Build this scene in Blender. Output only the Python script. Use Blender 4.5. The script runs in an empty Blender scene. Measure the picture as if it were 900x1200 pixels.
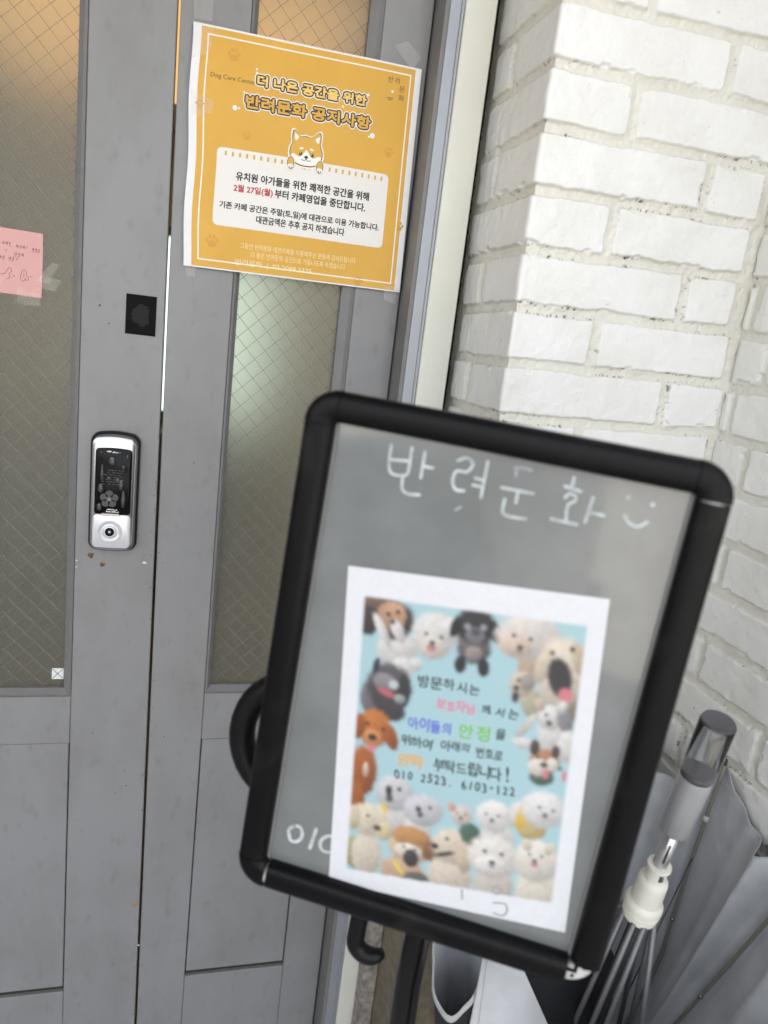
import bpy, math, random
import numpy as np
from mathutils import Vector, Matrix

random.seed(7)
RNG = np.random.default_rng(11)
scene = bpy.context.scene
COL = scene.collection
PI = math.pi

# ------------------------------------------------------------------ camera
cam_d = bpy.data.cameras.new('camera')
cam = bpy.data.objects.new('camera', cam_d)
COL.objects.link(cam)
pitch, roll, yaw = math.radians(12.9), math.radians(-7.0), math.radians(16.0)
cp, sp = math.cos(pitch), math.sin(pitch)
cr, sr = math.cos(roll), math.sin(roll)
r0, d0, f0 = Vector((1, 0, 0)), Vector((0, -sp, -cp)), Vector((0, cp, -sp))
right = cr * r0 + sr * d0
down = -sr * r0 + cr * d0
zr = Matrix.Rotation(-yaw, 3, 'Z')
right, down, fwd = zr @ right, zr @ down, zr @ f0
m3 = Matrix((right, -down, -fwd)).transposed()
cam.matrix_world = Matrix.Translation((0, -1.12, 1.42)) @ m3.to_4x4()
cam_d.sensor_fit = 'HORIZONTAL'
cam_d.sensor_width = 36.0
cam_d.lens = 860 / 900 * 36.0
cam_d.clip_start = 0.02
cam_d.clip_end = 500
cam_d.dof.use_dof = True
cam_d.dof.focus_distance = 1.08
cam_d.dof.aperture_fstop = 4.8
scene.camera = cam

# ------------------------------------------------------------------ light
SUN_EL, SUN_AZ = math.radians(52), math.radians(14)
world = bpy.data.worlds.new('World')
scene.world = world
world.use_nodes = True
wn = world.node_tree
bg = wn.nodes['Background']
sky = wn.nodes.new('ShaderNodeTexSky')
sky.sky_type = 'NISHITA'
sky.sun_disc = False
sky.sun_elevation = SUN_EL
sky.sun_rotation = SUN_AZ
sky.dust_density = 3.0
sky.ozone_density = 0.6
hz = wn.nodes.new('ShaderNodeHueSaturation')          # hazy, milky sky
hz.inputs['Saturation'].default_value = 0.22
wn.links.new(sky.outputs[0], hz.inputs['Color'])
wn.links.new(hz.outputs[0], bg.inputs[0])
bg.inputs[1].default_value = 0.15
sun_d = bpy.data.lights.new('sun', 'SUN')
sun_d.energy = 3.5
sun_d.angle = math.radians(0.5)
sun_d.color = (1, 0.95, 0.88)
sun = bpy.data.objects.new('sun', sun_d)
COL.objects.link(sun)
to_sun = Vector((math.sin(SUN_AZ) * math.cos(SUN_EL), math.cos(SUN_AZ) * math.cos(SUN_EL), math.sin(SUN_EL)))
sun.rotation_euler = to_sun.to_track_quat('Z', 'Y').to_euler()
sun.location = (0, 3, 12)
scene.view_settings.view_transform = 'Standard'
scene.view_settings.look = 'None'
scene.view_settings.gamma = 1
scene.view_settings.use_curve_mapping = False
scene.view_settings.exposure = 2.45
scene.render.engine = 'CYCLES'
scene.cycles.use_denoising = True
scene.cycles.max_bounces = 10
scene.cycles.diffuse_bounces = 5
scene.cycles.glossy_bounces = 4
scene.cycles.transmission_bounces = 8
scene.cycles.sample_clamp_indirect = 6


# ------------------------------------------------------------------ helpers
def lin(r, g, b):
    def f(c):
        c /= 255
        return c / 12.92 if c <= 0.04045 else ((c + 0.055) / 1.055) ** 2.4
    return (f(r), f(g), f(b))


def pmat(name, col, rough=0.5, metal=0.0, var=0.0, scale=30, bump=0.0, bscale=200, trans=0.0, ior=1.45,
         spec=0.5, coat=0.0, col2=None, alpha=1.0, detail=4):
    m = bpy.data.materials.new(name)
    m.use_nodes = True
    nt = m.node_tree
    b = nt.nodes['Principled BSDF']
    b.inputs['Roughness'].default_value = rough
    b.inputs['Metallic'].default_value = metal
    b.inputs['Transmission Weight'].default_value = trans
    b.inputs['IOR'].default_value = ior
    b.inputs['Specular IOR Level'].default_value = spec
    b.inputs['Coat Weight'].default_value = coat
    b.inputs['Coat Roughness'].default_value = 0.05
    b.inputs['Alpha'].default_value = alpha
    b.inputs['Base Color'].default_value = (*col, 1)
    tc = nt.nodes.new('ShaderNodeTexCoord')
    if var > 0 or col2:
        n = nt.nodes.new('ShaderNodeTexNoise')
        n.inputs['Scale'].default_value = scale
        n.inputs['Detail'].default_value = detail
        r = nt.nodes.new('ShaderNodeValToRGB')
        r.color_ramp.elements[0].position = 0.3
        r.color_ramp.elements[1].position = 0.7
        c2 = col2 or tuple(c * (1 - var) for c in col)
        r.color_ramp.elements[0].color = (*c2, 1)
        r.color_ramp.elements[1].color = (*col, 1)
        nt.links.new(tc.outputs['Object'], n.inputs['Vector'])
        nt.links.new(n.outputs[0], r.inputs[0])
        nt.links.new(r.outputs[0], b.inputs['Base Color'])
    if bump > 0:
        n2 = nt.nodes.new('ShaderNodeTexNoise')
        n2.inputs['Scale'].default_value = bscale
        n2.inputs['Detail'].default_value = 5
        bp = nt.nodes.new('ShaderNodeBump')
        bp.inputs['Strength'].default_value = bump
        bp.inputs['Distance'].default_value = 0.002
        nt.links.new(tc.outputs['Object'], n2.inputs['Vector'])
        nt.links.new(n2.outputs[0], bp.inputs['Height'])
        nt.links.new(bp.outputs[0], b.inputs['Normal'])
    return m


def emat(name, col, strength):
    m = bpy.data.materials.new(name)
    m.use_nodes = True
    nt = m.node_tree
    nt.nodes.clear()
    e = nt.nodes.new('ShaderNodeEmission')
    e.inputs[0].default_value = (*col, 1)
    e.inputs[1].default_value = strength
    o = nt.nodes.new('ShaderNodeOutputMaterial')
    nt.links.new(e.outputs[0], o.inputs[0])
    return m


ORIG = {}


def thing(name, label, cat, loc, group=None):
    o = bpy.data.objects.new(name, None)
    o.empty_display_size = 0.05
    COL.objects.link(o)
    o.location = loc
    o['label'] = label
    o['category'] = cat
    if group:
        o['group'] = group
    ORIG[o.name] = Vector(loc)
    return o


class MB:
    """collects world-space geometry; build() links it as ONE mesh object"""

    def __init__(s):
        s.v, s.f, s.m, s.sm = [], [], [], []

    def add(s, vs, fs, mi=0, smooth=False):
        k = len(s.v)
        s.v += [tuple(p) for p in vs]
        s.f += [tuple(i + k for i in f) for f in fs]
        s.m += [mi] * len(fs)
        s.sm += [smooth] * len(fs)
        return s

    def box(s, x0, x1, y0, y1, z0, z1, mi=0, b=0.0):
        if b <= 0:
            vs = [(x, y, z) for z in (z0, z1) for y in (y0, y1) for x in (x0, x1)]
            fs = [(0, 2, 3, 1), (4, 5, 7, 6), (0, 1, 5, 4), (2, 6, 7, 3), (0, 4, 6, 2), (1, 3, 7, 5)]
            return s.add(vs, fs, mi)
        # bevelled: 24 verts
        vs = []
        idx = {}
        for ix, x in enumerate((x0, x1)):
            for iy, y in enumerate((y0, y1)):
                for iz, z in enumerate((z0, z1)):
                    dx = b if ix == 0 else -b
                    dy = b if iy == 0 else -b
                    dz = b if iz == 0 else -b
                    for ax, p in enumerate(((x, y + dy, z + dz), (x + dx, y, z + dz), (x + dx, y + dy, z))):
                        idx[(ix, iy, iz, ax)] = len(vs)
                        vs.append(p)
        fs = []
        for ax in range(3):
            for side in (0, 1):
                o = [a for a in range(3) if a != ax]
                q = []
                for a, c in ((0, 0), (1, 0), (1, 1), (0, 1)):
                    k = [0, 0, 0]
                    k[ax] = side
                    k[o[0]] = a
                    k[o[1]] = c
                    q.append(idx[(*k, ax)])
                fs.append(tuple(q))
        for ax in range(3):          # edges running along axis ax
            o = [a for a in range(3) if a != ax]
            for a in (0, 1):
                for c in (0, 1):
                    k0 = [0, 0, 0]
                    k0[o[0]] = a
                    k0[o[1]] = c
                    k1 = list(k0)
                    k1[ax] = 1
                    fs.append((idx[(*k0, o[0])], idx[(*k0, o[1])], idx[(*k1, o[1])], idx[(*k1, o[0])]))
        for a in (0, 1):
            for c in (0, 1):
                for e in (0, 1):
                    fs.append(tuple(idx[(a, c, e, ax)] for ax in range(3)))
        return s.add(vs, fs, mi)

    def hexa(s, p, mi=0):
        """8 points: 4 front (ccw) then 4 back"""
        return s.add(p, [(0, 1, 2, 3), (7, 6, 5, 4), (0, 4, 5, 1), (1, 5, 6, 2), (2, 6, 7, 3), (3, 7, 4, 0)], mi)

    def tube(s, pts, rad, n=10, mi=0, cap=True, flat=None):
        pts = [Vector(p) for p in pts]
        if not isinstance(rad, (list, tuple)):
            rad = [rad] * len(pts)
        vs, fs = [], []
        t = (pts[1] - pts[0]).normalized()
        a = Vector((0, 0, 1)) if abs(t.z) < 0.9 else Vector((1, 0, 0))
        nrm = t.cross(a).normalized()
        for i, p in enumerate(pts):
            if i == 0:
                t = (pts[1] - pts[0]).normalized()
            elif i == len(pts) - 1:
                t = (pts[-1] - pts[-2]).normalized()
            else:
                t = ((pts[i + 1] - p).normalized() + (p - pts[i - 1]).normalized()).normalized()
            nrm = (nrm - t * nrm.dot(t)).normalized()
            bn = t.cross(nrm)
            for k in range(n):
                an = 2 * PI * k / n
                vs.append(p + rad[i] * (math.cos(an) * nrm + math.sin(an) * bn))
        for i in range(len(pts) - 1):
            for k in range(n):
                fs.append((i * n + k, i * n + (k + 1) % n, (i + 1) * n + (k + 1) % n, (i + 1) * n + k))
        if cap:
            fs.append(tuple(range(n))[::-1])
            fs.append(tuple((len(pts) - 1) * n + k for k in range(n)))
        return s.add(vs, fs, mi, True)

    def lathe(s, o, ax, prof, n=32, mi=0):
        """prof: list of (distance along ax, radius)"""
        o, ax = Vector(o), Vector(ax).normalized()
        a = Vector((0, 0, 1)) if abs(ax.z) < 0.9 else Vector((1, 0, 0))
        e1 = ax.cross(a).normalized()
        e2 = ax.cross(e1)
        vs, fs = [], []
        for (t, r) in prof:
            for k in range(n):
                an = 2 * PI * k / n
                vs.append(o + ax * t + r * (math.cos(an) * e1 + math.sin(an) * e2))
        for i in range(len(prof) - 1):
            for k in range(n):
                fs.append((i * n + k, i * n + (k + 1) % n, (i + 1) * n + (k + 1) % n, (i + 1) * n + k))
        fs.append(tuple(range(n))[::-1])
        fs.append(tuple((len(prof) - 1) * n + k for k in range(n)))
        return s.add(vs, fs, mi, True)

    def loft(s, rings, mi=0, smooth=True, cap0=True, cap1=True):
        n = len(rings[0])
        vs = [p for r in rings for p in r]
        fs = []
        for i in range(len(rings) - 1):
            for k in range(n):
                fs.append((i * n + k, i * n + (k + 1) % n, (i + 1) * n + (k + 1) % n, (i + 1) * n + k))
        s.add(vs, fs, mi, smooth)
        k0 = len(s.v) - len(vs)
        if cap0:
            s.f.append(tuple(k0 + i for i in range(n))[::-1]); s.m.append(mi); s.sm.append(False)
        if cap1:
            s.f.append(tuple(k0 + (len(rings) - 1) * n + i for i in range(n))); s.m.append(mi); s.sm.append(False)
        return s

    def build(s, name, mats, parent=None, origin=None, label=None, smooth=None):
        me = bpy.data.meshes.new(name)
        if parent is not None:
            root = parent
            while root.parent:
                root = root.parent
            org = ORIG[root.name]
        else:
            org = Vector(origin) if origin is not None else Vector((0, 0, 0))
        me.from_pydata([tuple(Vector(p) - org) for p in s.v], [], s.f)
        for mm in (mats if isinstance(mats, (list, tuple)) else [mats]):
            me.materials.append(mm)
        me.polygons.foreach_set('material_index', s.m)
        me.polygons.foreach_set('use_smooth', [bool(x) if smooth is None else smooth for x in s.sm])
        me.update()
        o = bpy.data.objects.new(name, me)
        COL.objects.link(o)
        if parent is not None:
            o.parent = parent
        else:
            o.location = org
            ORIG[o.name] = org
        if label:
            o['label'] = label
        return o


def tag(o, label, cat, group=None):
    o['label'] = label
    o['category'] = cat
    if group:
        o['group'] = group
    return o


def fix_normals(o, sharp=None):
    import bmesh
    bm = bmesh.new()
    bm.from_mesh(o.data)
    bmesh.ops.recalc_face_normals(bm, faces=bm.faces)
    bm.to_mesh(o.data)
    bm.free()
    if sharp:
        o.data.set_sharp_from_angle(angle=math.radians(sharp))
    return o


def vnoise(x, y, seed=0):
    """smooth value noise in 0..1 on arrays"""
    x = np.asarray(x, float); y = np.asarray(y, float)
    xi = np.floor(x).astype(np.int64); yi = np.floor(y).astype(np.int64)
    fx = x - xi; fy = y - yi
    fx = fx * fx * (3 - 2 * fx); fy = fy * fy * (3 - 2 * fy)

    def h(a, b):
        n = (a * 374761393 + b * 668265263 + seed * 974634777) & 0xFFFFFFFF
        n = ((n ^ (n >> 13)) * 1274126177) & 0xFFFFFFFF
        n = n ^ (n >> 16)
        return (n & 0xFFFF) / 65535.0
    a = h(xi, yi); b = h(xi + 1, yi); c = h(xi, yi + 1); d = h(xi + 1, yi + 1)
    return (a * (1 - fx) + b * fx) * (1 - fy) + (c * (1 - fx) + d * fx) * fy


def sstep(a, b, x):
    t = np.clip((x - a) / (b - a), 0, 1)
    return t * t * (3 - 2 * t)


def text_geo(s, bold=0.0):
    """vertices and faces of a string, in its own flat units"""
    c = bpy.data.curves.new('lettering', 'FONT')
    c.body = s
    c.offset = bold
    c.resolution_u = 3
    o = bpy.data.objects.new('lettering', c)
    COL.objects.link(o)
    dg = bpy.context.evaluated_depsgraph_get()
    dg.update()
    me = bpy.data.meshes.new_from_object(o.evaluated_get(dg))
    vs = [(v.co.x, v.co.y) for v in me.vertices]
    fs = [tuple(p.vertices) for p in me.polygons]
    bpy.data.objects.remove(o)
    bpy.data.curves.remove(c)
    bpy.data.meshes.remove(me)
    return vs, fs


# ------------------------------------------------------------------ materials
M = {}


def door_paint():
    m = pmat('grey_door_paint', (0.27, 0.27, 0.275), rough=0.42, bump=0.06, bscale=60)
    nt = m.node_tree
    b = nt.nodes['Principled BSDF']
    tc = nt.nodes.new('ShaderNodeTexCoord')
    n1 = nt.nodes.new('ShaderNodeTexNoise'); n1.inputs['Scale'].default_value = 9; n1.inputs['Detail'].default_value = 6
    n1.inputs['Roughness'].default_value = 0.65
    n2 = nt.nodes.new('ShaderNodeTexNoise'); n2.inputs['Scale'].default_value = 55; n2.inputs['Detail'].default_value = 6
    mp = nt.nodes.new('ShaderNodeMapping'); mp.inputs['Scale'].default_value = (1, 1, 0.5)
    r1 = nt.nodes.new('ShaderNodeValToRGB')
    r1.color_ramp.elements[0].position = 0.30; r1.color_ramp.elements[0].color = (0.74, 0.72, 0.68, 1)
    r1.color_ramp.elements[1].position = 0.56; r1.color_ramp.elements[1].color = (1, 1, 1, 1)
    r2 = nt.nodes.new('ShaderNodeValToRGB')
    r2.color_ramp.elements[0].position = 0.27; r2.color_ramp.elements[0].color = (0.8, 0.78, 0.75, 1)
    r2.color_ramp.elements[1].position = 0.42; r2.color_ramp.elements[1].color = (1, 1, 1, 1)
    x1 = nt.nodes.new('ShaderNodeMixRGB'); x1.blend_type = 'MULTIPLY'; x1.inputs[0].default_value = 0.55
    x2 = nt.nodes.new('ShaderNodeMixRGB'); x2.blend_type = 'MULTIPLY'; x2.inputs[0].default_value = 0.7
    x1.inputs[1].default_value = (0.246, 0.245, 0.248, 1)
    L = nt.links.new
    L(tc.outputs['Object'], mp.inputs[0]); L(mp.outputs[0], n1.inputs['Vector']); L(mp.outputs[0], n2.inputs['Vector'])
    L(n1.outputs[0], r1.inputs[0]); L(n2.outputs[0], r2.inputs[0])
    L(r1.outputs[0], x1.inputs[2]); L(x1.outputs[0], x2.inputs[1]); L(r2.outputs[0], x2.inputs[2])
    L(x2.outputs[0], b.inputs['Base Color'])
    return m


M['door'] = door_paint()
M['rust'] = pmat('rust', (0.22, 0.09, 0.03), rough=0.9, col2=(0.05, 0.02, 0.01), scale=250)
M['rawwood'] = pmat('bare_chip', (0.45, 0.22, 0.1), rough=0.9, var=0.4, scale=200)
M['bead'] = pmat('glazing_bead_paint', (0.205, 0.202, 0.2), rough=0.45, var=0.12, scale=40)
M['dark'] = pmat('dark_recess', (0.035, 0.03, 0.022), rough=0.9)
M['jamb'] = pmat('grey_jamb_paint', (0.20, 0.195, 0.19), rough=0.45, var=0.1, scale=20)
M['jamb2'] = pmat('aluminium_jamb', (0.34, 0.36, 0.39), rough=0.4, metal=0.3, var=0.08, scale=25)
M['casing'] = pmat('cream_casing', (0.70, 0.70, 0.62), rough=0.38, var=0.05, scale=15, bump=0.03, bscale=30)
M['wire'] = pmat('glass_wire', (0.27, 0.265, 0.235), rough=0.5, metal=0.3)
M['blackplastic'] = pmat('black_plastic', (0.016, 0.0145, 0.0125), rough=0.38, bump=0.06, bscale=300, col2=(0.0025, 0.0025, 0.003), scale=24, spec=0.18, detail=8)
_r = [n for n in M['blackplastic'].node_tree.nodes if n.type == 'VALTORGB'][0]
_r.color_ramp.elements[0].position = 0.55
_r.color_ramp.elements[1].position = 0.76
M['hookplastic'] = pmat('black_hook_plastic', (0.004, 0.004, 0.0045), rough=0.42, spec=0.25)
M['poleblack'] = pmat('black_pole_paint', (0.004, 0.004, 0.004), rough=0.3, bump=0.02, spec=0.3)
M['whiteplastic'] = pmat('white_connector', (0.52, 0.52, 0.50), rough=0.4, var=0.2, scale=80)
M['chrome'] = pmat('chrome', (0.36, 0.36, 0.36), rough=0.2, metal=1.0)
M['silverpl'] = pmat('silver_plastic', (0.66, 0.66, 0.68), rough=0.32, metal=0.35)
M['blackgloss'] = pmat('black_gloss', (0.003, 0.003, 0.0035), rough=0.14, spec=0.16)
M['bubble'] = pmat('film_bubble', (0.045, 0.045, 0.045), rough=0.14, spec=0.6)
M['greyprint'] = pmat('grey_print', (0.05, 0.05, 0.055), rough=0.3)
M['paper'] = pmat('white_paper', (0.78, 0.78, 0.79), rough=0.55, var=0.05, scale=60, bump=0.05, bscale=40)
M['orange'] = pmat('orange_print', (0.67, 0.37, 0.042), rough=0.42, var=0.08, scale=14)
M['orange_dk'] = pmat('ochre_print', (0.58, 0.30, 0.035), rough=0.42)
M['white_ink'] = pmat('white_print', (0.80, 0.79, 0.75), rough=0.42)
M['offwhite'] = pmat('offwhite_print', (0.74, 0.72, 0.68), rough=0.42)
M['black_ink'] = pmat('black_ink', (0.012, 0.011, 0.011), rough=0.45)
M['brown_ink'] = pmat('brown_ink', (0.10, 0.06, 0.02), rough=0.45)
M['red_ink'] = pmat('red_ink', (0.42, 0.015, 0.03), rough=0.45)
M['cream_ink'] = pmat('cream_ink', (0.82, 0.70, 0.40), rough=0.45)
M['pink'] = pmat('pink_paper', (0.66, 0.36, 0.34), rough=0.6, var=0.06, scale=25)
M['pen'] = pmat('pen_ink', (0.05, 0.03, 0.05), rough=0.5)
M['tape'] = pmat('clear_tape', (0.85, 0.83, 0.78), rough=0.12, alpha=0.13, bump=0.6, bscale=40)
M['stickerw'] = pmat('white_sticker', (0.72, 0.74, 0.70), rough=0.5)
M['chalk'] = pmat('chalk_marker', (0.54, 0.58, 0.58), rough=0.9, col2=(0.30, 0.325, 0.33), scale=110)
M['chalkfaint'] = pmat('faint_marker', (0.34, 0.36, 0.37), rough=0.9, var=0.3, scale=200)
M['cream_plastic'] = pmat('ivory_plastic', (0.76, 0.74, 0.65), rough=0.33, var=0.06, scale=50)
M['clear'] = pmat('clear_acrylic', (0.98, 0.98, 0.98), rough=0.03, trans=1.0, ior=1.09, coat=1.0)
M['sleeve'] = pmat('pale_sleeve', (0.82, 0.82, 0.79), rough=0.25, var=0.25, scale=35)
M['greyplastic'] = pmat('grey_core', (0.46, 0.46, 0.47), rough=0.25, var=0.1, scale=30)
M['darkcap'] = pmat('dark_grey_cap', (0.09, 0.09, 0.10), rough=0.4)
M['shaft'] = pmat('pale_shaft', (0.5, 0.5, 0.5), rough=0.22, metal=0.7)
M['shaftlow'] = pmat('shaded_shaft', (0.03, 0.03, 0.03), rough=0.4)  # dark copy of the shaft colour, standing in for shade below the runner
M['stretch'] = pmat('grey_stretcher', (0.16, 0.16, 0.165), rough=0.35, metal=0.3)
M['rib'] = pmat('olive_fibre_rib', (0.20, 0.195, 0.155), rough=0.35)
M['ribmetal'] = pmat('dark_steel', (0.10, 0.10, 0.10), rough=0.3, metal=0.9)
M['thread'] = pmat('pale_thread', (0.48, 0.48, 0.47), rough=0.8)
M['hem'] = pmat('pale_hem', (0.42, 0.42, 0.42), rough=0.7, var=0.15, scale=120)
M['plaster'] = pmat('white_render', (0.72, 0.71, 0.67), rough=0.9, var=0.1, scale=4, bump=0.2, bscale=80)


def granite():
    m = pmat('granite', (0.40, 0.365, 0.33), rough=0.7, col2=(0.17, 0.15, 0.13), scale=75, bump=0.1, bscale=200, detail=3)
    return m


M['granite'] = granite()
M['shadestone'] = pmat('shaded_stone', (0.24, 0.20, 0.14), rough=0.7, var=0.4, scale=60, bump=0.1)  # darker stone colour stands in for the shade on the pilaster base


def pavers():
    m = pmat('paving', (0.37, 0.35, 0.32), rough=0.85, var=0.2, scale=3, bump=0.2, bscale=150)
    return m


M['paving'] = pavers()


def fabric():
    """umbrella cloth: silver coating inside, black outside"""
    m = bpy.data.materials.new('umbrella_cloth')
    m.use_nodes = True
    nt = m.node_tree
    b = nt.nodes['Principled BSDF']
    b.inputs['Roughness'].default_value = 0.6
    b.inputs['Metallic'].default_value = 0.1
    b2 = nt.nodes.new('ShaderNodeBsdfPrincipled')
    b2.inputs['Base Color'].default_value = (0.012, 0.012, 0.014, 1)
    b2.inputs['Roughness'].default_value = 0.7
    tc = nt.nodes.new('ShaderNodeTexCoord')
    n = nt.nodes.new('ShaderNodeTexNoise'); n.inputs['Scale'].default_value = 14; n.inputs['Detail'].default_value = 6
    r = nt.nodes.new('ShaderNodeValToRGB')
    r.color_ramp.elements[0].position = 0.3; r.color_ramp.elements[0].color = (0.42, 0.43, 0.45, 1)
    r.color_ramp.elements[1].position = 0.65; r.color_ramp.elements[1].color = (0.54, 0.55, 0.57, 1)
    n2 = nt.nodes.new('ShaderNodeTexNoise'); n2.inputs['Scale'].default_value = 35; n2.inputs['Detail'].default_value = 7
    bp = nt.nodes.new('ShaderNodeBump'); bp.inputs['Strength'].default_value = 0.5; bp.inputs['Distance'].default_value = 0.006
    geo = nt.nodes.new('ShaderNodeNewGeometry')
    mix = nt.nodes.new('ShaderNodeMixShader')
    L = nt.links.new
    L(tc.outputs['Object'], n.inputs['Vector']); L(tc.outputs['Object'], n2.inputs['Vector'])
    L(n.outputs[0], r.inputs[0]); L(r.outputs[0], b.inputs['Base Color'])
    L(n2.outputs[0], bp.inputs['Height']); L(bp.outputs[0], b.inputs['Normal'])
    L(geo.outputs['Backfacing'], mix.inputs[0]); L(b.outputs[0], mix.inputs[1]); L(b2.outputs[0], mix.inputs[2])
    L(mix.outputs[0], nt.nodes['Material Output'].inputs[0])
    return m


M['cloth'] = fabric()


def frosted():
    m = bpy.data.materials.new('frosted_wired_glass')
    m.use_nodes = True
    nt = m.node_tree
    b = nt.nodes['Principled BSDF']
    b.inputs['Base Color'].default_value = (0.88, 0.9, 0.84, 1)
    b.inputs['Transmission Weight'].default_value = 1.0
    b.inputs['Roughness'].default_value = 0.34
    b.inputs['IOR'].default_value = 1.35
    tc = nt.nodes.new('ShaderNodeTexCoord')
    n = nt.nodes.new('ShaderNodeTexNoise'); n.inputs['Scale'].default_value = 420; n.inputs['Detail'].default_value = 3
    bp = nt.nodes.new('ShaderNodeBump'); bp.inputs['Strength'].default_value = 0.25; bp.inputs['Distance'].default_value = 0.001
    d = nt.nodes.new('ShaderNodeBsdfPrincipled')
    d.inputs['Base Color'].default_value = (0.30, 0.29, 0.23, 1)
    d.inputs['Roughness'].default_value = 0.5
    mix = nt.nodes.new('ShaderNodeMixShader'); mix.inputs[0].default_value = 0.22
    L = nt.links.new
    L(tc.outputs['Object'], n.inputs['Vector']); L(n.outputs[0], bp.inputs['Height'])
    L(bp.outputs[0], b.inputs['Normal'])
    L(b.outputs[0], mix.inputs[1]); L(d.outputs[0], mix.inputs[2]); L(mix.outputs[0], nt.nodes['Material Output'].inputs[0])
    return m


M['glass'] = frosted()


def brickpaint():
    m = bpy.data.materials.new('painted_brick')
    m.use_nodes = True
    nt = m.node_tree
    b = nt.nodes['Principled BSDF']
    b.inputs['Roughness'].default_value = 0.33
    at = nt.nodes.new('ShaderNodeAttribute'); at.attribute_name = 'paint'
    sx = nt.nodes.new('ShaderNodeSeparateColor')
    mx = nt.nodes.new('ShaderNodeMixRGB')
    mx.inputs[1].default_value = (0.70, 0.69, 0.625, 1)
    mx.inputs[2].default_value = (0.79, 0.79, 0.78, 1)
    dk = nt.nodes.new('ShaderNodeMixRGB'); dk.inputs[2].default_value = (0.03, 0.028, 0.024, 1)
    tc = nt.nodes.new('ShaderNodeTexCoord')
    n0 = nt.nodes.new('ShaderNodeTexNoise'); n0.inputs['Scale'].default_value = 12; n0.inputs['Detail'].default_value = 6
    r0_ = nt.nodes.new('ShaderNodeValToRGB')
    r0_.color_ramp.elements[0].position = 0.3; r0_.color_ramp.elements[0].color = (0.93, 0.925, 0.9, 1)
    r0_.color_ramp.elements[1].position = 0.6; r0_.color_ramp.elements[1].color = (1, 1, 1, 1)
    mu = nt.nodes.new('ShaderNodeMixRGB'); mu.blend_type = 'MULTIPLY'; mu.inputs[0].default_value = 1
    n1 = nt.nodes.new('ShaderNodeTexNoise'); n1.inputs['Scale'].default_value = 260; n1.inputs['Detail'].default_value = 5
    v = nt.nodes.new('ShaderNodeTexVoronoi'); v.inputs['Scale'].default_value = 170
    vr = nt.nodes.new('ShaderNodeMapRange'); vr.inputs[1].default_value = 0.0; vr.inputs[2].default_value = 0.22
    vr.inputs[3].default_value = -1.2; vr.inputs[4].default_value = 0
    ad = nt.nodes.new('ShaderNodeMath'); ad.operation = 'ADD'
    bp = nt.nodes.new('ShaderNodeBump'); bp.inputs['Strength'].default_value = 0.26; bp.inputs['Distance'].default_value = 0.0016
    L = nt.links.new
    L(at.outputs['Color'], sx.inputs[0])
    L(sx.outputs[0], mx.inputs[0]); L(mx.outputs[0], mu.inputs[1])
    L(tc.outputs['Object'], n0.inputs['Vector']); L(n0.outputs[0], r0_.inputs[0]); L(r0_.outputs[0], mu.inputs[2])
    L(mu.outputs[0], dk.inputs[1]); L(sx.outputs[1], dk.inputs[0])
    L(dk.outputs[0], b.inputs['Base Color'])
    L(tc.outputs['Object'], n1.inputs['Vector']); L(tc.outputs['Object'], v.inputs['Vector'])
    L(v.outputs['Distance'], vr.inputs[0]); L(n1.outputs[0], ad.inputs[0]); L(vr.outputs[0], ad.inputs[1])
    L(ad.outputs[0], bp.inputs['Height']); L(bp.outputs[0], b.inputs['Normal'])
    return m


M['brick'] = brickpaint()

# ------------------------------------------------------------------ ground and building shell
g = MB().add([(-60, -60, 0), (60, -60, 0), (60, 60, 0), (-60, 60, 0)], [(0, 1, 2, 3)]).build('ground', M['paving'])
g['kind'] = 'structure'

XC, YF, XS = 0.398, -0.225, 0.739       # pilaster corner, pilaster face, side wall plane


def row_edges(z):
    """row number, distance to the nearest bed joint"""
    r = np.floor((z - 1.344) / 0.07)
    zr_ = (z - 1.344) - r * 0.07
    return r, np.minimum(zr_, 0.07 - zr_)


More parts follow.
